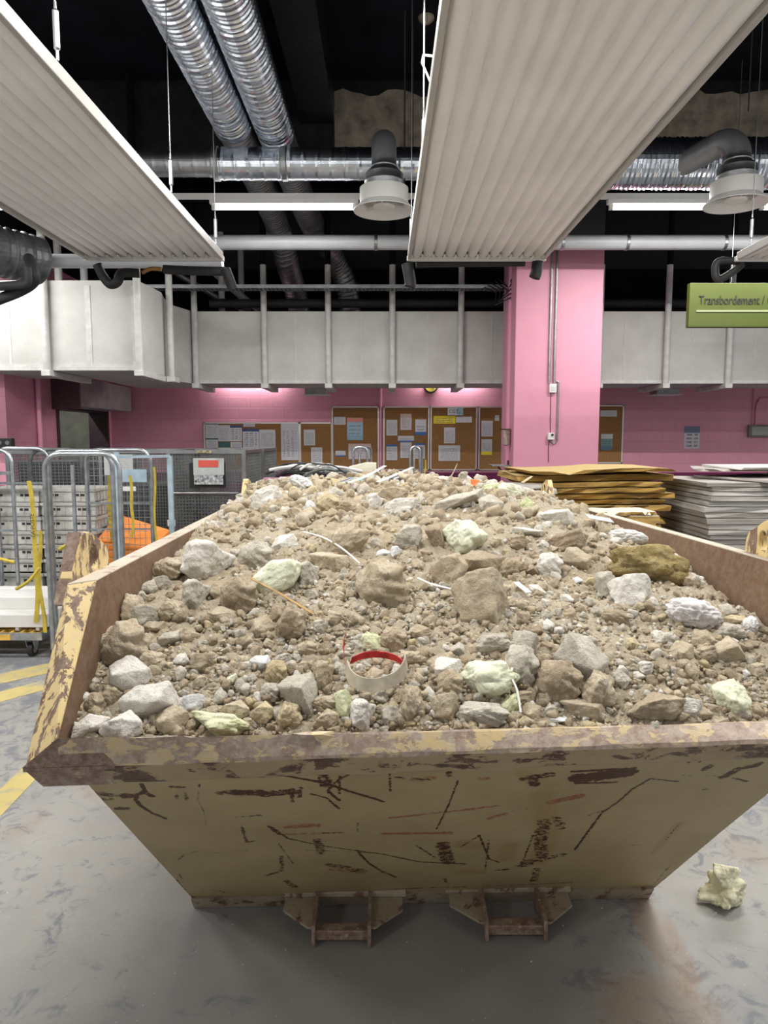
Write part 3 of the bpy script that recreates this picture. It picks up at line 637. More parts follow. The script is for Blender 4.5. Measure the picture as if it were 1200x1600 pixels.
rr = sc([
 ([(445,352),(480,345),(530,338)],14,.66), ([(470,350),(478,368)],14,.7), ([(620,350),(690,345),(775,335)],24,1.0), ([(600,330),(800,322)],5,.8), ([(610,366),(740,364)],5,.8),
 ([(235,352),(205,425),(165,500)],2,.75), ([(938,364),(850,354),(790,385),(740,425),(690,455),(600,565)],3,.8), ([(690,450),(650,462)],4,.6), ([(525,432),(470,440),(400,446)],1.5,.55),
 ([(505,480),(490,540),(500,590),(430,610)],22,.58), ([(545,470),(560,500)],14,.55), ([(470,520),(430,612)],3,.65), ([(440,600),(560,580)],18,.57), ([(480,620),(470,655)],14,.55),
 ([(0,575),(110,598),(255,605)],3,.8), ([(185,545),(200,600)],22,.64), ([(240,555),(300,520),(330,590),(360,600)],3,.7), ([(100,548),(160,585)],3,.65), ([(330,535),(318,620)],3,.6), ([(0,628),(40,645)],4,.65),
 ([(975,305),(990,290),(1012,290),(1010,305)],4,.75), ([(1025,328),(1042,318)],10,.7), ([(1085,352),(1130,330),(1200,315)],12,.72), ([(1115,355),(1160,366)],3,.7), ([(940,345),(1090,350)],1.5,.55),
 ([(15,262),(20,385)],2.5,.7), ([(45,305),(80,265)],5,.65), ([(115,262),(122,285)],9,.65), ([(95,345),(145,350)],6,.55), ([(200,315),(208,340)],7,.6), ([(40,340),(60,345)],6,.6), ([(530,272),(700,262),(820,268)],15,.66), ([(1010,268),(1080,255)],8,.6), ([(905,280),(930,265)],4,.6),
 ([(770,552),(810,552)],2.5,.6), ([(900,438),(930,436)],3,.55), ([(1015,390),(1025,388)],5,.6), ([(885,540),(940,485)],3,.55), ([(590,706),(700,690),(815,690)],5,.68), ([(0,680),(290,672),(600,660)],5,.55), ([(820,690),(900,610)],4,.5), ([(190,650),(200,670)],6,.55), ([(350,625),(400,620)],8,.55)], 600, 1050)
pr = sc([([(900,490),(985,485)],18,.62), ([(860,512),(1070,508)],6,.6), ([(1040,620),(1130,630)],16,.55)], 0, 1050) + sc([([(20,465),(200,448),(360,432)],7,.62), ([(0,512),(210,512)],10,.65), ([(530,422),(620,405)],16,.66), ([(330,470),(385,455)],9,.62), ([(95,350),(150,345)],12,.55), ([(305,348),(345,350)],10,.55), ([(430,275),(440,300)],8,.5)], 600, 1050)
stn = sc([([(500,400),(510,460),(520,520),(480,600)],28,.7), ([(250,545),(290,550)],26,.8), ([(240,630),(300,630)],20,.7), ([(400,550),(380,590)],22,.7), ([(440,335),(530,370)],18,.5), ([(850,575),(900,520),(940,488)],10,.6)], 600, 1050) + sc([([(690,690),(860,700)],14,.3)], 0, 1050)
A_r = fld(rl+rr); A_p = fld(pr); A_s = fld(stn)
me = bpy.data.meshes.new('front_wall'); vs = G.reshape(-1,3) - np.array(skip['_o']); idx = np.arange(NU*NV).reshape(NV,NU)
fs = np.stack([idx[:-1,:-1], idx[1:,:-1], idx[1:,1:], idx[:-1,1:]], -1).reshape(-1,4)
def np_mesh(me, vs, fs):
    k = fs.shape[1]; me.vertices.add(len(vs)); me.vertices.foreach_set('co', vs.astype(np.float32).ravel()); me.loops.add(fs.size); me.loops.foreach_set('vertex_index', fs.astype(np.int32).ravel())
    me.polygons.add(len(fs)); me.polygons.foreach_set('loop_start', np.arange(0, fs.size, k, dtype=np.int32)); me.polygons.foreach_set('loop_total', np.full(len(fs), k, np.int32)); me.update(calc_edges=True)
np_mesh(me, vs, fs)
for nm, arr in (('rust', A_r), ('primer', A_p), ('stain', A_s)): me.attributes.new(nm, 'FLOAT', 'POINT').data.foreach_set('value', arr.astype(np.float32).ravel())
me.shade_smooth(); me.materials.append(M_face)
fw = bpy.data.objects.new('front_wall', me); COL.objects.link(fw); fw.parent = skip; fw['label'] = 'cream sloping end wall, shade toned to khaki, covered in rusty scratches'
mb = MB(); n_ = pn if pn.y > 0 else -pn; mb.prism([tL+n_*.006, bFL+n_*.006, bFR+n_*.006, tR+n_*.006], n_*.006); mb.build('front_wall_inside', M_inner, skip)
def plate(pts, th, name, m): mb = MB(); mb.prism(pts, th); return mb.build(name, m, skip)
plate([FLi+Vector((-.006,0,0)), KLi+Vector((-.006,0,0)), BLi, bBL, bFL], (.006,0,0), 'side_wall', M_inner); plate([FLi+Vector((-.014,0,0)), KLi+Vector((-.014,0,0)), BLi+Vector((-.01,0,0)), bBL+Vector((-.01,0,0)), bFL+Vector((-.002,0,0))], (.006,0,0), 'side_wall_outside', M_outer)
plate([FRi, KRi, BRi, bBR, bFR], (.006,0,0), 'side_wall', M_inner); plate([FRi+Vector((.008,0,0)), KRi+Vector((.008,0,0)), BRi+Vector((.01,0,0)), bBR+Vector((.008,0,0)), bFR+Vector((.003,0,0))], (.006,0,0), 'side_wall_outside', M_outer)
plate([BLi, BRi, bBR, bBL], (0,.008,0), 'rear_wall', M_inner); plate([bFL, bFR, bBR, bBL], (0,0,.008), 'floor_plate', M_outer)
mb = MB(); mb.bar((.88,2.35,.035), (-.69,2.395,.035), .02); 
mb = MB(); mb.prism([bFL+Vector((.0,-.004,-.028)), bFR+Vector((0,-.004,-.028)), bFR+Vector((0,-.045,.035)), bFL+Vector((0,-.045,.035))], (0,.02,0)); mb.build('bottom_edge', M_bracket, skip)
# rim: front lip
FLo, FLl = Vector((-.80,1.50,.97)), Vector((-.785,1.555,.90)); FRo, FRl = Vector((1.19,1.565,1.012)), Vector((1.18,1.60,.955))
def lip(nm, quads, m):
    n = 60; mb = MB(); vs = []; fs = []
    for i in range(n+1):
        t = i/n
        for k, (a, b) in enumerate(quads):
            p = a.lerp(b, t); w = noise.noise(Vector((t*14, k*3.7, 0)))*.0035; vs.append(p + Vector((0, w*.5, w)))
    q = len(quads)
    for i in range(n):
        for k in range(q-1): a = i*q+k; fs.append((a, a+1, a+q+1, a+q))
    mb.add(vs, fs); o = mb.build(nm, m, skip, smooth=False); s = o.modifiers.new('s', 'SOLIDIFY'); s.thickness = .006; s.offset = -1; return o
Fi2, Fr2 = Vector((-.72,1.492,1.036)), Vector((1.10,1.612,1.036))
midL, midR = Fi2.lerp(FLo, .12)+Vector((0,0,.004)), Fr2.lerp(FRo, .12)+Vector((0,0,.004))
lip('front_rim', [(Fi2+Vector((0,.004,-.03)), Fr2+Vector((0,.004,-.03))), (Fi2, Fr2), (midL, midR), (Fi2.lerp(FLo,.94)+Vector((.07,0,.004)), Fr2.lerp(FRo,.94)+Vector((0,0,.004))), (FLo+Vector((.002,.0,-.004)), FRo+Vector((0,0,-.004)))], M_rim)
lip('rim_underside', [(FLo+Vector((.002,.0,-.004)), FRo+Vector((0,0,-.004))), (FLo.lerp(FLl,.9)+Vector((0,-.003,0)), FRo.lerp(FRl,.9)+Vector((0,-.003,0))), (FLl, FRl), (FLl+Vector((.05,.03,-.0)), FRl+Vector((-.04,.03,0)))], M_rimlow)
# rust corner cap
mb = MB(); e = Vector((0,-.001,.0075)); mb.prism([FLi+e, FLo+Vector((-.003,-.004,.003)), FLo.lerp(FRo,.10)+Vector((0,-.003,.003)), FLo.lerp(Fi2,.4).lerp(FRo.lerp(Fr2,.4),.075)+e, FLo.lerp(Fi2,.6).lerp(FRo.lerp(Fr2,.6),.06)+e, Fi2.lerp(Fr2,.035)+e], (0,.002,-.012)); mb.prism([FLo+Vector((-.002,-.003,0)), FLl+Vector((-.002,-.003,0)), FLl.lerp(FRl,.085)+Vector((0,-.003,0)), FLo.lerp(FRo,.09)+Vector((0,-.003,0))], (0,-.001,0)); mb.build('rim_corner', M_corner, skip)
# sloping side rims and top side rims
KLo, BLo = Vector((-.795,1.735,1.335)), Vector((-.87,4.95,1.335)); KRo, BRo = Vector((1.20,1.90,1.335)), Vector((1.0,4.85,1.335))
dn = Vector((0,.05,-.03))
def beam(a, b, c, d, dv, nm, m): # a,b inner line ; d,c outer line
    mb = MB(); mb.hexa([a+dv, b+dv, c+dv, d+dv, a, b, c, d]); return mb.build(nm, m, skip, bevel=.003)
beam(FLi+Vector((0,-.002,.002)), KLi+Vector((0,-.002,.002)), KLo, FLo, dn, 'sloping_rim', M_slope); beam(FRi+Vector((0,-.002,.002)), KRi+Vector((0,-.002,.002)), KRo, FRo, dn, 'sloping_rim', M_slope)
dv = Vector((0,0,-.06))
beam(KLi+Vector((0,0,.004)), BLi+Vector((0,0,.004)), BLo, KLo+Vector((0,0,.003)), dv, 'side_rim', M_rimtop); beam(KRi+Vector((0,0,.004)), BRi+Vector((0,0,.004)), BRo, KRo+Vector((0,0,.003)), dv, 'side_rim', M_rimtop)
beam(BLi, BRi, BRo, BLo, dv, 'rear_rim', M_rimtop)
# lifting lugs: thick plates with an oval hole
def lug(x, y0, y1, zb, zt, th, nm='lifting_lug'):
    out = [(y0, zb), (y0+(y1-y0)*.30, zt-.01), (y0+(y1-y0)*.42, zt), (y0+(y1-y0)*.55, zt-.006), (y1-.02, zb+.075), (y1, zb+.045), (y1, zb)]
    cy, cz = y0+(y1-y0)*.60, zb+.055; n = 28; O = []; I = []
    import itertools
    for i in range(n):
        a = 2*PI*i/n; d = Vector((math.cos(a), math.sin(a))); best = 9
        for j in range(len(out)):
            p = Vector(out[j]); q = Vector(out[(j+1)%len(out)]); e = q-p; c = Vector((cy,cz)); den = d.x*e.y-d.y*e.x
            if abs(den) < 1e-9: continue
            t = ((p.x-c.x)*e.y-(p.y-c.y)*e.x)/den; s = ((p.x-c.x)*d.y-(p.y-c.y)*d.x)/den
            if t > 0 and -1e-6 <= s <= 1+1e-6: best = min(best, t)
        O.append((cy+d.x*best, cz+d.y*best)); I.append((cy+d.x*.026, cz+d.y*.034))
    mb = MB(); vs = [(x-th/2, a, b) for a, b in O]+[(x-th/2, a, b) for a, b in I]+[(x+th/2, a, b) for a, b in O]+[(x+th/2, a, b) for a, b in I]; fs = []
    for i in range(n):
        j = (i+1)%n; fs += [(i, j, n+j, n+i), (2*n+i, 3*n+i, 3*n+j, 2*n+j), (i, 2*n+i, 2*n+j, j), (n+i, n+j, 3*n+j, 3*n+i)]
    mb.add(vs, fs); return mb.build(nm, M_slope, skip, bevel=.003)
lug(-.805, 1.735, 2.00, 1.325, 1.455, .03); lug(1.175, 1.98, 2.24, 1.33, 1.46, .03); lug(-.865, 4.3, 4.56, 1.33, 1.45, .03); lug(1.01, 4.2, 4.46, 1.33, 1.45, .03)
mb = MB(); mb.bar((-.808,1.724,1.285), (-.806,1.818,1.455), .030, .012, up=(0,1,0)); mb.build('lug_edge', M_corner, skip)
# fork brackets at floor level
def bracket(pl, pr, yk, nm):
    # pl, pr pixels of the two fins ; gusset outer pixels
    z = .055; f1 = on_z(pl, yk, z); f2 = on_z(pr, yk, z); dd = (f2-f1); ax = dd.normalized(); back = Vector((-ax.y, ax.x, 0))*.16
    gw = .115
    for p, s in ((f1, -1), (f2, 1)):
        mb = MB(); a = p+back; poly = [p, p+ax*s*.02, a-back*.45+ax*s*gw, a+ax*s*gw, a]
        mb.prism(poly if s > 0 else poly[::-1], (0,0,.008)); mb.build('gusset', M_bracket, skip)
    for p in (f1, f2):
        mb = MB(); u = ax*.006; mb.hexa([p-u-back*.12+Vector((0,0,-.05)), p+u-back*.12+Vector((0,0,-.05)), p+u+back+Vector((0,0,-.045)), p-u+back+Vector((0,0,-.045)), p-u-back*.06+Vector((0,0,.02)), p+u-back*.06+Vector((0,0,.02)), p+u+back*1.1+Vector((0,0,.035)), p-u+back*1.1+Vector((0,0,.035))]); mb.build('fin', M_corner, skip)
    mb = MB(); q = Vector((0,0,-.02)); mb.bar(f1+back*.10+q, f2+back*.10+q, .042, .035); mb.build('cross_bar', M_corner, skip, bevel=.004)
    mb = MB(); a = f1+back*1.05-ax*(gw+.012); b = f2+back*1.05+ax*(gw+.012); mb.hexa([a+Vector((0,-.012,.01)), b+Vector((0,-.012,.01)), b+Vector((0,.03,.01)), a+Vector((0,.03,.01)), a+Vector((0,-.012,.022)), b+Vector((0,-.012,.022)), b+Vector((0,.02,.05)), a+Vector((0,.02,.05))]); mb.build('ledge', M_bracket, skip)
bracket(490, 577, 1452, 'l'); bracket(760, 852, 1444, 'r')
# ------------------------------------------------------------------ the heap
PROF = [(1.40,.96,.97,.95),(1.56,1.0,1.01,1.0),(1.75,1.11,1.13,1.10),(2.0,1.22,1.22,1.18),(2.5,1.335,1.30,1.255),(3.0,1.415,1.345,1.295),(3.5,1.44,1.37,1.33),(4.0,1.455,1.39,1.34),(4.5,1.45,1.38,1.34),(4.9,1.38,1.32,1.31)]
YS = [p[0] for p in PROF]
def xs(y): return -.735-.08*(y-1.5)/3.4, 1.11-.18*(y-1.6)/3.2
def Hs(x, y):
    c = float(np.interp(y, YS, [p[1] for p in PROF])); l = float(np.interp(y, YS, [p[2] for p in PROF])); r = float(np.interp(y, YS, [p[3] for p in PROF]))
    a, b = xs(y); u = (x-a)/(b-a)*2-1; e = l if u < 0 else r
    return e+(c-e)*(1-min(1,abs(u))**(2.0 if y < 2.5 else 2.8))
def Hn(x, y):
    p = Vector((x*3.0, y*3.0, .3)); return Hs(x, y) + .030*noise.noise(p) + .018*noise.noise(p*2.7)
def hit(px, py):
    d = ray(px, py); t = 1.2/d.y; o = Vector((0,0,H)); prev = None
    while t*d.y < 4.9:
        q = o+d*t
        if q.z < Hn(q.x, q.y): break
        t += .01
    return o+d*t
nx, ny = 300, 400
V = []; 
for j in range(ny):
    s = j/(ny-1); y = 1.545+3.33*(s**1.5)
    for i in range(nx):
        u = i/(nx-1); yy = y + .067*(u-.4)*(1-s); a, b = xs(yy); x = a+.008+(b-a-.016)*u; z = Hn(x, yy)
        w = .5+.5*noise.noise(Vector((x*1.7+5, yy*1.7, 2))); p = Vector((x, yy, z*.6))
        v1 = noise.voronoi(p*26)[0][0]; v2 = noise.voronoi(p*60)[0][0]
        z += (.026*(.55-v1)+.011*(.5-v2))*(.45+.9*w) + .008*noise.noise(p*90)
        V.append((x, yy, z))
V = np.array(V); zc = (V[:,0].mean(), 3.1, 1.0)
me = bpy.data.meshes.new('rubble_heap'); idx = np.arange(nx*ny).reshape(ny,nx)
np_mesh(me, V-np.array((.15,3.1,1.0)), np.stack([idx[:-1,:-1], idx[:-1,1:], idx[1:,1:], idx[1:,:-1]], -1).reshape(-1,4)); me.shade_smooth()
def dirt_mat(name, a, b_, c):
    m, nt, b = nodes(name); g = N(nt, 'ShaderNodeNewGeometry'); P = g.outputs['Position']
    n1 = noise_n(nt, 2.2, 4, .5, vec=P); n2 = noise_n(nt, 30, 6, .7, vec=P); n3 = noise_n(nt, 170, 4, .75, vec=P)
    c1 = ramp(nt, n1.outputs['Fac'], [(.38, a), (.62, b_)]).outputs[0]
    c2 = mixc(nt, ramp(nt, n2.outputs['Fac'], [(.35, 0.0), (.7, .8)]).outputs[0], c1, c)
    c3 = mixc(nt, math_n(nt, 'MULTIPLY', ramp(nt, n3.outputs['Fac'], [(.3, 1.0), (.5, 0.0)]).outputs[0], .35), c2, tuple(x*.45 for x in a))
    L(nt, c3, b.inputs['Base Color']); b.inputs['Roughness'].default_value = .95; b.inputs['Specular IOR Level'].default_value = .15
    bump(nt, b, math_n(nt, 'ADD', n2.outputs['Fac'], math_n(nt, 'MULTIPLY', n3.outputs['Fac'], .6)), .8, .012); return m
M_dirt = dirt_mat('crumbly dirt', (.37, .30, .205), (.44, .385, .295), (.50, .43, .32))
heap = bpy.data.objects.new('rubble_heap', me); COL.objects.link(heap); heap.location = (.15,3.1,1.0); me.materials.append(M_dirt)
tag(heap, 'crumbly tan dirt and fine rubble filling the skip', 'rubble', kind='stuff')
# rock shapes
import bmesh
def ico(sub):
    bm = bmesh.new(); bmesh.ops.create_icosphere(bm, subdivisions=sub, radius=1); v = np.array([x.co[:] for x in bm.verts]); f = np.array([[q.index for q in x.verts] for x in bm.faces]); bm.free(); return v, f
I4, I3, I2, I1 = ico(5), ico(4), ico(3), ico(2)
rng = np.random.RandomState(11)
def hull_planes(r_, k):
    i_ = np.arange(k)+.5; ph = np.arccos(1-2*i_/k); th = PI*(1+5**.5)*i_; p = np.stack([np.cos(th)*np.sin(ph), np.sin(th)*np.sin(ph), np.cos(ph)], 1)+r_.normal(size=(k,3))*.30
    p /= np.linalg.norm(p, axis=1)[:,None]; p = (p*r_.uniform(.72,1.05,k)[:,None])@np.array(Euler(r_.uniform(0,6.28,3)).to_matrix())
    bm = bmesh.new(); [bm.verts.new(q) for q in p]; bmesh.ops.convex_hull(bm, input=bm.verts); bm.normal_update(); n = []; d = []
    for f in bm.faces:
        nn = f.normal.copy(); dd = nn.dot(f.verts[0].co)
        if dd < 0: nn, dd = -nn, -dd
        if dd > .12: n.append(nn[:]); d.append(dd)
    bm.free(); return np.array(n), np.array(d)
def rock_shape(base, seed, planes=11, rough=.045, soft=26, lump=0.0, chips=.10):
    r_ = np.random.RandomState(seed); v, f = base; n, d = hull_planes(r_, planes); planes = len(d)
    dots = v@n.T; R = np.where(dots > 1e-3, d[None]/np.maximum(dots,1e-3), 9.); R = np.minimum(R, 1.7)
    mn = R.min(1, keepdims=True); rr = mn[:,0]-np.log(np.sum(np.exp(-soft*(R-mn)), axis=1))/soft; rr = np.minimum(rr, 1.6)
    P = v*rr[:,None]
    off = r_.uniform(0,50,3)
    if len(v) > 300:
        k = np.array([noise.fractal(Vector(p*1.6+off), .9, 2.1, 6) for p in P]); k2 = np.array([noise.noise(Vector(p*9+off)) for p in P])
        k4 = np.array([abs(noise.noise(Vector(p*2.2+off)))-.25 for p in P]); k5 = np.array([noise.voronoi(Vector(p*3.2-off))[0][0] for p in P]); k6 = np.array([noise.fractal(Vector(p*14+off), .7, 2.0, 4) for p in P])
        P = P*(1+rough*1.3*k+rough*.6*k2-chips*k4-chips*.7*(k5-.4)+.012*k6)[:,None]
        if lump:
            k3 = np.array([noise.voronoi(Vector(p*1.7+off))[0][0]+.3*abs(noise.noise(Vector(p*6+off))) for p in P]); P = P*(1+lump*(.45-k3))[:,None]
    else: P = P*(1+rough*1.2*r_.normal(size=len(P)))[:,None]
    P -= (P.max(0)+P.min(0))/2; P /= (P.max(0)-P.min(0))/2
    return P, f
def as_mesh(nm, P, f, m, smooth=True):
    me = bpy.data.meshes.new(nm); np_mesh(me, P, f); me.materials.append(m)
    if smooth: me.shade_smooth()
    return me
def rock_mat(name, a, b_, spots, sp_col, bs=1.0):
    m, nt, b = nodes(name); tc = N(nt, 'ShaderNodeTexCoord'); oi = N(nt, 'ShaderNodeObjectInfo'); g = N(nt, 'ShaderNodeNewGeometry')
    n1 = noise_n(nt, 5, 5, .6, vec=g.outputs['Position']); n2 = noise_n(nt, 55, 5, .72, vec=g.outputs['Position']); n3 = noise_n(nt, 13, 6, .7, vec=g.outputs['Position'], dist=.6)
    mm = math_n(nt, 'ADD', math_n(nt, 'MULTIPLY', oi.outputs['Random'], .55), math_n(nt, 'MULTIPLY', n1.outputs['Fac'], .45))
    c = ramp(nt, mm, [(.15, a), (.85, b_)]).outputs[0]
    c = mixc(nt, math_n(nt, 'MULTIPLY', ramp(nt, n3.outputs['Fac'], [(.5, 0.0), (.62, 1.0)]).outputs[0], spots), c, sp_col)
    c = mixc(nt, math_n(nt, 'MULTIPLY', ramp(nt, n2.outputs['Fac'], [(.32, 1.0), (.52, 0.0)]).outputs[0], .5), c, tuple(x*.55 for x in a))
    L(nt, c, b.inputs['Base Color']); b.inputs['Roughness'].default_value = .92; b.inputs['Specular IOR Level'].default_value = .2
    bump(nt, b, math_n(nt, 'ADD', n2.outputs['Fac'], n3.outputs['Fac']), bs, .010); return m
RM = {'tan': rock_mat('tan concrete rubble', (.44, .36, .25), (.54, .455, .335), .6, (.62, .55, .43)),
      'brown': rock_mat('brown earthy rubble', (.33, .26, .18), (.42, .34, .24), .6, (.55, .47, .35)),
      'grey': rock_mat('grey concrete rubble', (.47, .43, .36), (.58, .54, .46), .6, (.68, .635, .55)),
      'pale': rock_mat('pale concrete rubble', (.66, .62, .555), (.75, .715, .655), .5, (.80, .775, .73)),
      'yellow': rock_mat('yellowish rubble', (.50, .41, .25), (.58, .49, .32), .5, (.64, .56, .42)),
      'white': rock_mat('white plaster', (.64, .65, .66), (.72, .73, .74), .3, (.60, .58, .54), .4),
      'foam': rock_mat('pale green foam', (.66, .68, .49), (.72, .74, .58), .7, (.84, .84, .72), .6),
      'foamg': rock_mat('yellow green foam', (.54, .56, .33), (.62, .64, .41), .7, (.76, .76, .58), .6)}
BASE = {}
for k in range(10): BASE[k] = rock_shape(I4, 100+k, planes=[10,13,11,17,10,16,9,13,12,11][k], rough=[.05,.07,.04,.08,.06,.09,.035,.07,.06,.05][k], soft=[50,36,60,30,45,28,50,36,30,45][k], chips=[.10,.16,.08,.2,.14,.22,.07,.14,.16,.1][k])
MESH = {}
def rock_me(tone, k):
    if k not in MESH: MESH[k] = as_mesh('rubble_rock', *BASE[k], RM['tan'])
    o = bpy.data.objects.new('rubble_rock', MESH[k]); COL.objects.link(o); o.material_slots[0].link = 'OBJECT'; o.material_slots[0].material = RM[tone]; return o
def place(o, px, py, w, h, tilt, emb=.28, dep=None, pitch=-22):
    q = hit(px, py+h*.18); zc_ = q.y*CP+(H-q.z)*SP; s = zc_/F; W_, H_ = w*s/2, h*s/2; D_ = (dep or (.5*(w+h)*.95))*s/2
    o.scale = (W_, D_, H_*1.05); o.rotation_euler = (math.radians(pitch), math.radians(-tilt), 0); o.rotation_mode = 'YXZ'
    d = ray(px, py); t = (q.y)/d.y; c = Vector((0,0,H)) + d*t; o.location = c + Vector((0, -(.5-emb)*D_*.4, (.5-emb)*H_*.35)); a, b = xs(q.y); o.location.x = min(max(o.location.x, a+.012+W_*.92), b-.012-W_*.92); return q
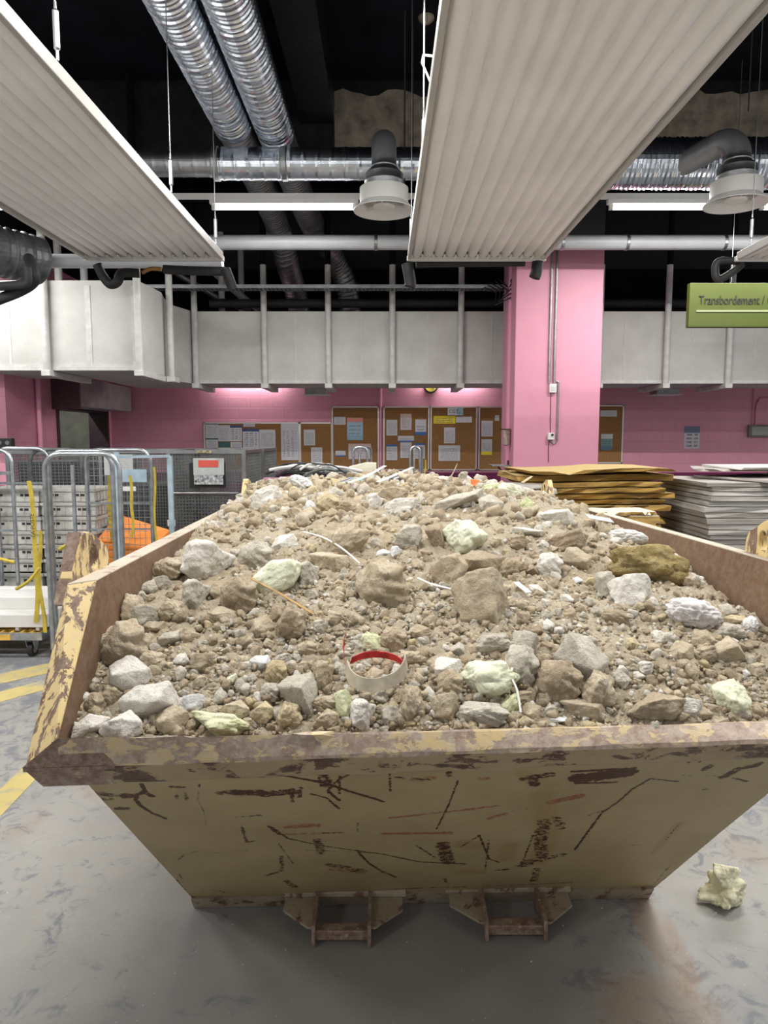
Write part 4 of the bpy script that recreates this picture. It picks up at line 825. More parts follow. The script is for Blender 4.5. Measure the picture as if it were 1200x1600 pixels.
# x, y, w, h, tilt(ccw degrees), tone, shape, label
ROCKS = [
 (182,959,40,62,12,'tan',5,'upright tan boulder against the left wall of the skip'),(206,940,18,30,-10,'grey',1,'small grey rock wedged behind the upright tan boulder'),(224,968,54,36,5,'grey',4,'flat topped grey block right of the upright tan boulder'),
 (238,983,44,24,15,'tan',6,'flat tan stone lying under the flat topped grey block'),(186,1012,80,78,20,'tan',3,'largest round tan boulder at the left wall'),(199,1058,72,62,-15,'pale',2,'pale angular rock in front of the largest round tan boulder'),
 (237,1036,50,38,0,'tan',5,'rounded tan rock right of the pale angular rock'),(232,1100,90,60,28,'pale',6,'long pale wedge shaped slab near the left front corner'),(144,1134,60,38,18,'pale',0,'pale rock in the left front corner of the skip'),
 (193,1138,68,52,0,'pale',7,'pale broad rock at the front lip, second from the left corner'),(266,1128,58,52,-4,'tan',2,'square tan block at the front lip beside the long pale wedge'),(301,1100,50,26,8,'white',4,'bluish white plaster piece near the left front'),
 (176,1088,36,30,-20,'tan',1,'small tan rock above the left front corner, beside the pale wedge'),(150,1103,36,38,10,'brown',3,'brown rock touching the left wall near the front corner'),(322,882,82,68,-10,'pale',1,'big pale rock high on the left of the heap'),
 (258,891,50,36,5,'tan',3,'rough tan lump left of the big pale rock high on the left'),(217,920,26,30,-20,'grey',0,'grey pointed stone against the left wall below the rim'),(251,914,36,22,10,'grey',4,'small grey stone below the rough tan lump at the left'),
 (305,932,44,50,0,'grey',1,'grey tan rock directly below the big pale rock'),(270,958,46,42,0,'tan',5,'tan rock in two shades below the grey tan rock on the left'),(287,962,28,32,-10,'brown',0,'brown faceted stone leaning on the tan rock at left'),
 (266,1000,40,24,30,'grey',6,'elongated grey stone slanting up to the right on the left slope'),(340,926,28,28,0,'tan',8,'small round tan stone right of the grey tan rock'),(375,934,62,60,10,'brown',3,'brown boulder under the left end of the foam block'),
 (346,963,48,30,-8,'tan',2,'flat tan stone left below the brown boulder'),(315,1036,42,26,0,'brown',4,'brown stone in the hollow at left'),(367,1110,50,32,-10,'tan',7,'tan stone above the pale green foam at the front lip'),
 (285,1032,24,24,-20,'pale',0,'small pale stone on the left slope above the white plaster piece'),(294,995,28,28,0,'tan',8,'small tan stone on the left slope beside the elongated grey one'),
 (482,902,36,46,10,'grey',1,'grey rock against the right side of the tilted foam block'),(400,873,56,50,0,'grey',3,'grey craggy rock above the tilted foam block'),(444,852,44,34,20,'pale',2,'smooth pale fragment with a point above the tilted foam block'),
 (542,850,78,56,32,'tan',5,'long sandy boulder in the upper middle'),(512,882,66,40,-8,'tan',9,'sandy lump just below the long sandy boulder'),(597,922,82,84,30,'tan',3,'large sandy slab in the centre of the heap'),
 (636,842,50,44,15,'grey',7,'grey angular rock left of the yellow green foam lump'),(600,865,26,15,0,'white',0,'small white chip left of the grey angular rock in the upper middle'),(619,865,18,22,0,'white',1,'small upright white chip beside another in the upper middle'),
 (417,783,58,32,20,'pale',4,'pale dusty lump near the left rim at the top of the heap'),(511,792,40,38,0,'yellow',3,'yellowish lump near the crest, left of centre'),(543,797,40,28,-10,'brown',5,'brown lump near the crest beside the yellowish one'),
 (585,788,28,30,0,'pale',1,'pale stone near the crest right of the brown lump'),(613,775,50,30,-5,'tan',7,'tan block on the crest in the middle'),(630,796,64,26,0,'pale',4,'wide pale slab just below the crest in the middle'),
 (458,757,44,24,0,'tan',3,'tan lump on the crest behind the white plastic sheet'),(408,982,38,36,30,'tan',2,'faceted tan stone below the slanting wooden lath'),(435,958,24,38,10,'brown',0,'narrow brown stone right under the wooden lath'),
 (456,978,48,62,-10,'brown',5,'dark earthy lump below the wooden lath'),(502,980,28,22,0,'grey',1,'small grey stone right of the dark earthy lump'),
 (682,842,32,50,10,'brown',9,'brown upright stone left of the yellow green foam lump'),(700,892,54,64,-25,'tan',7,'smooth tan cobble below the yellow green foam lump'),(752,882,76,44,-8,'brown',2,'brown block under the yellow green foam lump'),
 (752,942,84,88,8,'tan',4,'big tan boulder right of centre'),(857,886,40,42,-5,'pale',3,'pale pitted rock right of centre above the dust'),(892,850,66,36,10,'brown',1,'dark brown clod at upper right below the striated lump'),
 (900,876,46,38,-10,'tan',6,'flat faced tan stone right of the pale pitted rock'),(872,812,54,36,5,'pale',9,'pale striated lump near the right rim at the top'),(765,792,42,40,-25,'grey',2,'ribbed grey tile fragment near the crest'),
 (716,786,86,26,22,'grey',6,'long broken concrete slab near the crest right of centre'),(857,978,22,22,0,'pale',0,'small round grey white disc in the dust at right'),(800,890,54,36,20,'brown',5,'brown clod right of the brown block'),
 (903,908,18,14,0,'white',0,'small white chip in front of the flat faced tan stone'),(822,832,54,14,-3,'pale',6,'thin pale broken slab below the crest at right'),(810,850,38,24,0,'brown',1,'brown clod below the thin pale slab'),
 (615,1001,42,40,0,'tan',3,'round tan clod right of the small green foam piece'),(407,1038,34,28,25,'white',6,'white triangular chip at left centre'),(432,1053,36,40,0,'yellow',3,'round yellowish clod below the white triangular chip'),
 (505,1058,34,48,0,'tan',1,'tan stone left of the beige and red strap'),(527,1045,20,22,0,'grey',2,'small grey stone left of the red strap end'),(465,1090,64,68,10,'grey',9,'large grey crusted rock near the front lip left of centre'),
 (453,1121,42,46,0,'yellow',5,'yellow crusted clod at the front lip leaning on the grey crusted rock'),(422,1083,32,30,0,'grey',3,'grey stone left of the large grey crusted rock'),(537,1103,30,44,10,'foamg',4,'dusty green oval stone below the strap'),
 (567,1118,42,48,0,'pale',1,'pinkish white rock at the front lip below the strap'),(510,1126,42,34,10,'tan',7,'tan block at the front lip left of the pinkish white rock'),(507,1100,38,24,0,'tan',3,'tan stone behind the front tan block near the strap'),
 (612,1121,40,34,-15,'grey',8,'grey tan stone at the front lip right of the pinkish white rock'),(645,1103,40,64,8,'tan',5,'tall tan rock at the front lip right of the strap'),(586,1060,32,32,0,'tan',2,'tan stone lying inside the loop of the strap'),
 (410,1115,38,36,0,'yellow',7,'yellowish faceted rock at the front lip left of the crusted rocks'),(637,1131,34,16,10,'yellow',6,'low yellowish stone peeping over the front lip in the middle'),(390,1133,26,22,0,'tan',1,'small tan stone at the front lip right of the green foam'),
 (696,1046,54,38,5,'pale',2,'pale flat faced slab left of the large cream foam'),(702,1071,42,46,10,'tan',3,'tan rock below the pale flat faced slab'),(770,1008,66,38,5,'grey',5,'long grey dusty rock above the large cream foam'),
 (818,1011,42,44,-20,'grey',4,'grey dusty rock right of the long grey dusty rock'),(811,1044,54,66,-10,'grey',3,'tall lumpy grey rock right of the large cream foam'),(871,1067,68,66,0,'brown',3,'big round brown boulder right of the large cream foam'),
 (906,1033,82,72,-25,'grey',6,'big smooth grey boulder in the dust at right'),(936,1083,56,66,-10,'tan',5,'tan boulder between the grey one and the front lip'),(913,1111,76,38,-5,'tan',9,'broad tan rock at the front lip right of the brown boulder'),
 (752,1117,82,38,-3,'grey',3,'broad grey rock at the front lip below the large cream foam'),(695,1106,48,40,5,'tan',4,'tan rock with a blue grey stain at the front lip'),(830,1116,36,34,0,'tan',2,'tan stone at the front lip right of the foam and wire'),
 (852,1091,28,32,0,'brown',0,'small brown stone leaning on the big round brown boulder'),(821,1093,44,26,5,'brown',1,'brown stone right below the large cream foam'),(858,1113,22,28,0,'grey',7,'small grey stone at the front lip under the brown boulder'),
 (870,1126,34,12,5,'white',6,'low white chip at the front lip'),(986,930,64,56,0,'pale',4,'bright pale rock below the yellow wool lump'),(949,918,38,48,15,'grey',1,'grey rock left of the bright pale rock'),
 (1082,878,44,28,-5,'pale',3,'pale rock against the right wall beside the wool lump'),(1106,911,36,28,-10,'pale',5,'pale crusted rock against the right wall, lower than its neighbour'),(1076,910,36,30,-30,'tan',2,'tan stone between the wool lump and the right wall'),
 (1125,936,30,22,0,'tan',8,'small tan stone at the right wall'),(1138,956,32,26,-10,'grey',0,'small grey stone at the right wall above the flat yellowish one'),(1145,971,40,20,10,'yellow',6,'flat yellowish stone near the right wall'),
 (1142,989,50,30,0,'grey',5,'grey rock right of the crumpled white cloth'),(1137,1023,56,42,30,'tan',9,'leaning tan rock at the right side'),(1095,1003,34,34,-10,'tan',3,'tan stone under the crumpled white cloth'),
 (1067,1021,36,38,0,'tan',2,'tan stone beside a dark gap at right'),(1106,1023,42,26,10,'brown',1,'brown stone left of the leaning tan rock'),(1020,1106,88,44,5,'brown',7,'broad brown rock at the front lip on the right'),
 (1075,1106,44,26,-10,'pale',4,'pale stone between the broad brown rock and the white foam'),(1082,1050,24,30,0,'tan',8,'small tan stone below the tan pair at right'),(1175,1008,28,18,5,'brown',0,'brown stone at the right edge'),
 (1160,1115,22,40,10,'grey',6,'grey stone behind the white foam at right'),(1185,1050,30,26,0,'tan',1,'tan stone at the right edge above the front lip'),(1120,1128,40,16,0,'tan',2,'low tan stone at the front lip near the right edge'),
 (1040,1000,40,26,10,'grey',5,'grey dusty clod in the middle of the right slope'),(960,965,44,24,-12,'brown',3,'brown dusty clod left of the right slope centre'),(970,1062,34,28,0,'grey',8,'grey stone in the lower dust at right'),(1010,1045,30,22,0,'pale',1,'pale stone in the lower dust at right'),
 (345,1090,22,30,0,'grey',0,'narrow upright grey stone right of the bluish white plaster'),(560,1010,24,20,0,'grey',6,'small grey stone left of the small green foam piece'),(480,1015,34,24,10,'tan',3,'tan clod above the tan stones left of the strap'),
 (745,1000,26,24,0,'tan',8,'small tan clod left of the long grey dusty rock'),(655,990,34,28,-5,'tan',2,'tan clod in the centre above the pale flat slab'),(640,1030,50,26,5,'tan',5,'tan clod right of the strap'),
 (250,1155,60,10,0,'pale',9,'low pale crust along the front lip at left')]
occ = []; made = 0
for i, (x, y, w, h, t, tone, k, lb) in enumerate(ROCKS):
    o = rock_me(tone, k); place(o, x, y, w, h, t); tag(o, lb, 'rock'); occ.append((x, y, max(w, h)/2)); made += 1
# foam lumps, wool, cloth
def lump(name, cat, label, px, py, w, h, tilt, seed, m, lumpy=.25, planes=8, rough=.09, emb=.2, soft=14, dep=None):
    P, f = rock_shape(I4, seed, planes+8, rough, soft, lumpy); o = bpy.data.objects.new(name, as_mesh(name, P, f, m)); COL.objects.link(o); place(o, px, py, w, h, tilt, emb, dep); tag(o, label, cat); occ.append((px, py, max(w, h)/2)); return o
lump('foam_block', 'foam', 'tilted pale green foam block on the left half of the heap', 434, 904, 84, 52, 38, 901, RM['foam'], .10, 7, .05)
lump('foam_chunk', 'foam', 'yellow green foam lump in the upper middle right', 724, 843, 74, 60, -12, 902, RM['foam'], .35)
lump('foam_chunk', 'foam', 'large cream and green foam chunk near the front lip', 764, 1063, 104, 56, 0, 903, RM['foam'], .30)
lump('foam_chunk', 'foam', 'pale green foam lying along the front lip at left', 346, 1132, 92, 36, -3, 904, RM['foamg'], .35)
lump('foam_chunk', 'foam', 'small green foam piece in the centre above the strap', 581, 1005, 34, 32, 0, 905, RM['foamg'], .25)
lump('foam_chunk', 'foam', 'white green foam chunk at the front right corner', 1141, 1090, 60, 56, -12, 906, RM['foam'], .30)
lump('foam_chunk', 'foam', 'pale foam lump at the crest right of the orange scrap', 795, 771, 50, 28, -8, 907, RM['foam'], .3)
lump('foam_chunk', 'foam', 'yellowish foam bit at the crest beside the orange scrap', 767, 765, 30, 20, 0, 908, RM['foamg'], .3)
lump('foam_chunk', 'foam', 'yellowish foam bit near the crest above the striated lump', 824, 790, 26, 24, 0, 909, RM['foamg'], .3)
lump('foam_chunk', 'foam', 'narrow green foam under the large cream foam beside the wire', 797, 1106, 30, 44, -25, 910, RM['foamg'], .3)
lump('foam_chunk', 'foam', 'thin pale green flake left of centre', 361, 1064, 28, 14, 42, 911, RM['foam'], .1)
M_wool = rock_mat('mineral wool', (.34, .25, .10), (.42, .33, .15), .7, (.54, .44, .24), 1.6)
lump('mineral_wool', 'insulation', 'brown yellow mineral wool lump at upper right of the heap', 1008, 885, 130, 62, -6, 912, M_wool, .45, 10, .16, soft=10)
M_cloth = mat('white crumpled cloth', (.72, .68, .67), .8, var=.04, scale=6, bmp=.3, bscale=30)
def cloth(label, px, py, w, h, tilt, seed, m, name='crumpled_cloth', fold=.16):
    r_ = np.random.RandomState(seed); v, f = I4; off = Vector(r_.uniform(0,40,3)); P = []
    for p in v:
        q = Vector(p); wv = Vector((noise.noise(q*1.5+off), noise.noise(q*1.5+off*2), noise.noise(q*1.5-off)))*.8
        s = abs(noise.noise((q+wv)*2.4+off)); s2 = abs(noise.noise((q+wv)*5.5+off)); P.append(p*(1+fold*(1-3*s)+fold*.4*(1-3*s2)))
    P = np.array(P); P -= (P.max(0)+P.min(0))/2; P /= (P.max(0)-P.min(0))/2
    o = bpy.data.objects.new(name, as_mesh(name, P, f, m)); COL.objects.link(o); place(o, px, py, w, h, tilt, .2); tag(o, label, 'cloth' if name == 'crumpled_cloth' else 'plastic'); occ.append((px, py, max(w,h)/2)); return o
cloth('crumpled white cloth on the right slope', 1081, 961, 90, 48, -14, 5, M_cloth)
M_plas = mat('dusty white plastic', (.66, .65, .63), .35, var=.08, scale=10)
cloth('crumpled dusty white plastic against the right wall', 1170, 980, 26, 34, -30, 6, M_plas, 'plastic_scrap')
cloth('flattened white plastic bag above the wool lump', 976, 842, 70, 26, -6, 7, M_plas, 'plastic_bag', .10)
cloth('white plastic sheet at the crest on the left', 470, 758, 44, 26, -25, 8, M_plas, 'plastic_scrap')
cloth('small white plastic scrap below the sheet at the crest', 486, 796, 18, 26, 20, 9, M_plas, 'plastic_scrap')
# the loose rubble chunks, each its own object
def zone(px, py):
    if py > 1085: return 'along the front lip'
    if py < 815: return 'near the crest of the heap'
    if px < 380: return 'on the left slope of the heap'
    if px > 930: return 'on the right slope of the heap'
    return 'on the middle of the heap'
def inside(px, py):
    if py < 768 or py > 1140: return False
    lx = np.interp(py, [768, 850, 870, 935, 1000, 1140], [445, 290, 232, 180, 150, 112]); rx = np.interp(py, [775, 806, 860, 920, 1000, 1140], [820, 920, 1050, 1128, 1190, 1195])
    return lx+6 < px < rx-6
random.seed(21); cnt = 0; tries = 0; TW = {'tan': .42, 'brown': .2, 'grey': .25, 'pale': .08, 'yellow': .05}
while made < 298 and tries < 20000:
    tries += 1; px, py = random.uniform(105, 1195), random.uniform(768, 1140)
    if not inside(px, py): continue
    s = random.choice((11, 13, 15, 17, 20, 24)) * (.85 if py < 900 else 1.0)
    if 860 < px < 1060 and 920 < py < 1080 and random.random() < .8: continue
    if any((px-a)**2+(py-b)**2 < (r*.80+s*.45)**2 for a, b, r in occ): continue
    tone = random.choices(list(TW), list(TW.values()))[0]; o = rock_me(tone, random.randrange(10))
    place(o, px, py, s*random.uniform(.9,1.35), s*random.uniform(.7,1.05), random.uniform(-40,40)); occ.append((px, py, s/2)); made += 1
    nm = {'tan': 'small tan', 'brown': 'small brown', 'grey': 'small grey', 'pale': 'small pale', 'yellow': 'small yellowish'}[tone]; zz = zone(px, py)
    tag(o, '%s rubble stone lying %s' % (nm, zz), 'rock', '%s stones %s' % (nm, zz))
# uncountable pebbles and crumbs
def pebbles(n, base, s0, s1, seed, mats, name, label, y0=0.0):
    r_ = np.random.RandomState(seed); shapes = [rock_shape(base, seed+k, 11, .04, 60)[0] for k in range(8)]; f = base[1]; nv = len(base[0]); AV = []; AF = []; MI = []; c = 0
    while c < n:
        px, py = r_.uniform(95, 1215), 765+r_.uniform(0,1)**.8*385
        if y0: q = Vector((r_.uniform(-.85, 1.1), y0+(4.8-y0)*r_.rand(), 0))
        else: q = hit(px, py)
        a, b = xs(q.y)
        if q.x < a+.012 or q.x > b-.012 or q.y > 4.8 or q.y < 1.53 or q.y < y0: continue
        w = noise.noise(Vector((q.x*2.2, q.y*2.2, 9)))
        if r_.rand() > .62+w*.9: continue
        s = (s0+(s1-s0)*r_.rand()**2.2)*(1 if q.y < 2.4 else 1.25); e = Euler(r_.uniform(0,6.28,3)); R = np.array(e.to_matrix()); sc_ = s*r_.uniform(.65,1.1,3)
        P = (shapes[r_.randint(8)]*sc_)@R.T + np.array((q.x, q.y, Hn(q.x,q.y)+s*.30)); AV.append(P); AF.append(f+nv*c); MI.append(np.full(len(f), r_.choice(len(mats), p=[.44,.24,.20,.07,.05]))); c += 1
    me = bpy.data.meshes.new(name); V_ = np.concatenate(AV); np_mesh(me, V_-np.array((.15,3.1,1.0)), np.concatenate(AF)); 
    for m in mats: me.materials.append(m)
    me.polygons.foreach_set('material_index', np.concatenate(MI).astype(np.int32)); me.shade_smooth() if base is I2 else None
    o = bpy.data.objects.new(name, me); COL.objects.link(o); o.location = (.15,3.1,1.0); tag(o, label, 'rubble', kind='stuff')
PMATS = [RM['tan'], RM['brown'], RM['grey'], RM['pale'], RM['yellow']]
pebbles(2300, I2, .007, .019, 300, PMATS, 'small_rubble', 'scattered small stones all over the heap')
pebbles(900, I2, .012, .034, 500, PMATS, 'small_rubble', 'coarse stones over the far part of the heap', y0=2.7)
pebbles(9500, ico(2), .003, .008, 400, PMATS, 'rubble_crumbs', 'crumbs and grit strewn over the heap')
# ------------------------------------------------------------------ odd items in the heap
def ribbon(pts, w, m, name, label, cat, lift=.012, th=.002, up=None):
    P = smooth_path([hit(x, y)+Vector((0,-.01,lift if len(p_) < 3 else p_[2])) for p_ in pts for x, y in [p_[:2]]], 6); mb = MB()
    vs = []; fs = []
    for i, p in enumerate(P):
        t = (P[min(i+1,len(P)-1)]-P[max(i-1,0)]).normalized(); u = Vector(up or (0,-.5,.86)); s = t.cross(u).normalized()*w/2; uu = u.normalized()*th
        vs += [p-s, p+s, p+s+uu, p-s+uu]
    for i in range(len(P)-1):
        a = 4*i; fs += [(a,a+1,a+5,a+4),(a+1,a+2,a+6,a+5),(a+2,a+3,a+7,a+6),(a+3,a,a+4,a+7)]
    fs += [(0,3,2,1),(4*len(P)-4,4*len(P)-3,4*len(P)-2,4*len(P)-1)]
    mb.add(vs, fs); return mb, name, label, cat
def put(r, m): mb, nm, lb, ct = r; return tag(mb.build(nm, m), lb, ct)
M_tie = mat('white plastic tie', (.68, .67, .62), .4, var=.04)
put(ribbon([(475,852,.05),(505,862,.05),(535,875,.04),(562,889,.02)], .006, M_tie, 'cable_tie', 'long white plastic strip across the sandy boulder upper left of centre', 'strip'), M_tie)
put(ribbon([(652,917,.03),(675,930,.035),(700,939,.04),(722,941,.03)], .006, M_tie, 'cable_tie', 'curved white plastic strip in the centre left of the big boulder', 'strip'), M_tie)
put(ribbon([(385,924,.05),(420,943,.05),(455,958,.04),(492,970,.02)], .007, None, 'wooden_lath', 'thin brown wooden lath sticking out below the tilted foam block', 'lath'), mat('brown lath', (.40,.25,.09), .7, var=.2, scale=20))
put(ribbon([(805,924,.03),(825,941,.03)], .018, None, 'white_splinter', 'short white splinter in the dust right of the big tan boulder', 'splinter'), M_tie)
put(ribbon([(798,1078,.06),(797,1092,.06),(806,1108,.05),(812,1130,.03)], .005, None, 'white_wire', 'white wire hanging from the large cream foam to the lip', 'wire'), M_tie)
put(ribbon([(915,826,.05),(955,833,.05)], .028, None, 'plastic_pipe_piece', 'white flattened plastic piece left of the plastic bag at the right', 'plastic'), M_plas)
put(ribbon([(590,762,.03),(625,750,.04),(645,745,.06)], .02, None, 'white_strip', 'white flat strip sticking up at the crest in the middle', 'strip'), M_tie)
put(ribbon([(545,770,.05),(575,757,.05),(602,745,.07)], .022, None, 'white_strip', 'white flat strip at the crest beside the blue scrap', 'strip'), M_tie)
put(ribbon([(668,775,.03),(700,765,.05),(714,745,.09)], .006, None, 'twig', 'thin bent twig or rod at the crest right of centre', 'twig'), mat('grey twig', (.25,.2,.15), .8))
put(ribbon([(815,768,.05),(830,760,.07)], .018, None, 'wood_splinter', 'pale wood splinter at the crest near the ochre boards', 'splinter'), mat('pale wood', (.5,.4,.25), .7))
def chip(px, py, w, h, m, name, label, cat, lift=.03):
    q = hit(px, py); s = (q.y*CP+(H-q.z)*SP)/F; mb = MB(); W_, H_ = w*s/2, h*s/2; c = q+Vector((0,-.02,lift))
    mb.hexa([c+Vector((-W_,0,-H_)), c+Vector((W_*.8,0,-H_*.8)), c+Vector((W_,.03,-H_*.6)), c+Vector((-W_*.8,.03,-H_)), c+Vector((-W_*.7,.01,H_)), c+Vector((W_,.01,H_*.7)), c+Vector((W_,.04,H_*.8)), c+Vector((-W_,.04,H_))])
    return tag(mb.build(name, m), label, cat)
chip(742, 763, 13, 10, mat('orange scrap', (.85,.22,.06), .5), 'orange_scrap', 'small bright orange scrap at the crest right of centre', 'scrap')
chip(556, 758, 24, 8, mat('sky blue scrap', (.22,.50,.62), .5), 'blue_scrap', 'small sky blue scrap at the crest in the middle', 'scrap')
chip(1010, 838, 18, 18, mat('printed blue card', (.16,.20,.36), .5, var=.4, scale=60), 'blue_card', 'dark blue printed card scrap beside the plastic bag', 'card', .01)
for k, (px, py) in enumerate(((530, 763), (612, 757))):
    q = hit(px, py)+Vector((0,0,.02)); mb = MB(); mb.tube([q, q+Vector((.05,.12,.015))], .017, 12); tag(mb.build('pipe_stub', M_galvd, smooth=True), ['dark pipe stub at the crest beside the white plastic sheet', 'grey pipe stub at the crest in the middle'][k], 'pipe')
# strap: beige band with a red padded back
o = thing('head_strap', 'beige and red headband strap lying on the rubble near the front lip', 'strap', hit(585, 1070))
def band(pts, z0, z1, m, nm, th=.003):
    P = smooth_path([hit(x, y)+Vector((0,-.02,.035+dz)) for x, y, dz in pts], 6); mb = MB(); vs = []; fs = []
    c = sum(P, Vector())/len(P)
    for p in P:
        r_ = (p-c); r_.z = 0; r_ = r_.normalized()*th; vs += [p+Vector((0,0,z0)), p+Vector((0,0,z1))-r_*2, p+Vector((0,0,z1))-r_, p+Vector((0,0,z0))+r_]
    for i in range(len(P)-1):
        a = 4*i; fs += [(a,a+1,a+5,a+4),(a+1,a+2,a+6,a+5),(a+2,a+3,a+7,a+6),(a+3,a,a+4,a+7)]
    mb.add(vs, fs); return mb.build(nm, m, o)
band([(541,1060,.0),(548,1078,0),(565,1088,0),(585,1090,0),(605,1086,0),(622,1077,0),(633,1062,0),(635,1050,0)], -.012, .020, mat('beige webbing', (.52,.46,.36), .8, var=.12, scale=40), 'beige_band')
band([(549,1052,.006),(565,1045,.006),(585,1042,.006),(605,1044,.006),(622,1050,.006),(631,1058,.006)], -.010, .008, mat('red padding', (.62,.03,.03), .6, var=.3, scale=50), 'red_pad')
band([(541,1060,.0),(538,1045,.02),(538,1034,.03),(542,1024,.03)], -.004, .004, mat('red cord', (.45,.06,.07), .6), 'red_cord')
# foam lump on the floor at right
P, f = rock_shape(I4, 950, 7, .14, 12, .45); fl = bpy.data.objects.new('foam_chunk', as_mesh('foam_chunk', P, f, rock_mat('dirty cream foam', (.60,.58,.40), (.70,.68,.52), .5, (.78,.76,.66), .5))); COL.objects.link(fl)
q = on_z(1127, 1410, 0); fl.scale = (.078, .075, .062); fl.location = (q.x, q.y, .055); fl.rotation_euler = (0, .25, .4); tag(fl, 'cream foam lump fallen on the floor right of the skip', 'foam')
P, f = rock_shape(I4, 951, 7, .10, 12, .3); f2 = bpy.data.objects.new('foam_chunk_top', as_mesh('foam_chunk_top', P, f, fl.data.materials[0])); COL.objects.link(f2); f2.parent = fl; f2.scale = (.62, .6, .75); f2.location = (-.1, 0, .85); f2.rotation_euler = (.3, .2, 1)
# specks of plaster on the floor
random.seed(5); mb = MB()
for i in range(160):
    x, y = random.uniform(-1.5, 1.8), random.uniform(1.4, 2.9); s = random.uniform(.001, .0035); mb.add([(x+s,y,0),(x,y+s,0),(x-s,y,0),(x,y-s,0),(x,y,s*1.2)], [(0,1,4),(1,2,4),(2,3,4),(3,0,4)])
tag(mb.build('plaster_specks', RM['white']), 'white plaster specks sprinkled on the floor in front of the skip', 'debris', kind='stuff')
# ------------------------------------------------------------------ back wall fittings
def paper_mat(name, base=(.72, .74, .78), header=None, hfrac=.15, foot=None, ink=.35, rows=16, cols=0):
    m, nt, b = nodes(name); tc = N(nt, 'ShaderNodeTexCoord'); sep = N(nt, 'ShaderNodeSeparateXYZ'); L(nt, tc.outputs['Generated'], sep.inputs[0])
    u = sep.outputs['X']; v = sep.outputs['Z']
    n = noise_n(nt, 1, 3, .7, vec=tc.outputs['Object']); n.inputs['Scale'].default_value = 60
    ln = math_n(nt, 'GREATER_THAN', math_n(nt, 'FRACT', math_n(nt, 'MULTIPLY', v, rows)), .5)
    inx = math_n(nt, 'MULTIPLY', math_n(nt, 'GREATER_THAN', u, .10), math_n(nt, 'LESS_THAN', u, .88))
    iny = math_n(nt, 'MULTIPLY', math_n(nt, 'GREATER_THAN', v, .08), math_n(nt, 'LESS_THAN', v, 1-hfrac-.03))
    f = math_n(nt, 'MULTIPLY', math_n(nt, 'MULTIPLY', ln, inx), math_n(nt, 'MULTIPLY', iny, math_n(nt, 'GREATER_THAN', n.outputs['Fac'], .48)))
    if cols: f = math_n(nt, 'MULTIPLY', f, math_n(nt, 'GREATER_THAN', math_n(nt, 'FRACT', math_n(nt, 'MULTIPLY', u, cols)), .3))
    c = mixc(nt, math_n(nt, 'MULTIPLY', f, ink*1.6, True), base, (.10, .11, .16))
    if header: c = mixc(nt, math_n(nt, 'GREATER_THAN', v, 1-hfrac), c, header)
    if foot: c = mixc(nt, math_n(nt, 'LESS_THAN', v, .22), c, foot)
    L(nt, c, b.inputs['Base Color']); b.inputs['Roughness'].default_value = .5; return m
PW = (.66, .67, .71)
PM = {'text': paper_mat('printed text', PW), 'table': paper_mat('printed table', PW, rows=26, cols=4, ink=.5), 'blue': paper_mat('blue headed notice', PW, (.05, .13, .40), .13, rows=9), 'bluebar': paper_mat('blue bar notice', PW, None, .3, (.05, .16, .45), rows=5),
      'green': paper_mat('green headed notice', PW, (.03, .16, .12), .12, rows=14), 'greenf': paper_mat('dark green notice', (.04, .15, .13), rows=5, ink=.1), 'poster': paper_mat('red and blue poster', (.42, .60, .72), (.75, .30, .25), .2, (.30, .50, .65), rows=6), 'pink': paper_mat('pale pink notice', (.70, .64, .66), (.70, .50, .45), .2, rows=10),
      'yellow': paper_mat('yellow notice', (.80, .66, .02), rows=4, ink=.5), 'yfoot': paper_mat('notice with yellow foot', PW, None, .2, (.75, .60, .03), rows=12), 'blank': paper_mat('plain strip', (.68, .69, .70), rows=3, ink=.15), 'shield': paper_mat('navy headed notice', PW, (.05, .08, .22), .14, rows=9, cols=3, ink=.6),
      'photo': paper_mat('blue green picture notice', (.20, .33, .35), (.62, .66, .68), .3, (.10, .22, .32), rows=7, ink=.5)}
BW = WY-.035
def board(px0, py0, px1, py1, label, right_open=False):
    a = at(px0, py1, BW); b = at(px1, py0, BW); o = thing('noticeboard', label, 'noticeboard', ((a.x+b.x)/2, WY, a.z))
    m_ = MB(); m_.box(a.x, b.x, BW+.008, WY, a.z, b.z); m_.build('cork_panel', M_cork, o)
    w = .022
    for q in ((a.x, a.x+w, a.z, b.z), (b.x-w, b.x, a.z, b.z), (a.x, b.x, a.z, a.z+w), (a.x, b.x, b.z-w, b.z)):
        m_ = MB(); m_.box(q[0], q[1], BW-.01, WY, q[2], q[3]); m_.build('frame_rail', M_alu, o)
board(320, 660, 468, 735, 'wide low noticeboard, leftmost of the row'); board(469, 660, 519, 735, 'narrow low noticeboard next to the leftmost wide one')
board(519, 635, 592, 735, 'tall noticeboard with a red and blue poster'); board(599, 635, 671, 735, 'tall noticeboard with seven blue and white notices')
board(672, 635, 746, 735, 'tall noticeboard with the yellow notice and the CGT sheet'); board(747, 635, 800, 735, 'noticeboard half hidden behind the left side of the pillar')
board(905, 633, 975, 724, 'cork noticeboard half hidden behind the right side of the pillar')
c5 = lambda a, b, c, d: (560+a/4, 590+b/4, 560+c/4, 590+d/4)
c4_ = lambda a, b, c, d: (310+a/3.871, 590+b/3.871, 310+c/3.871, 590+d/3.871)
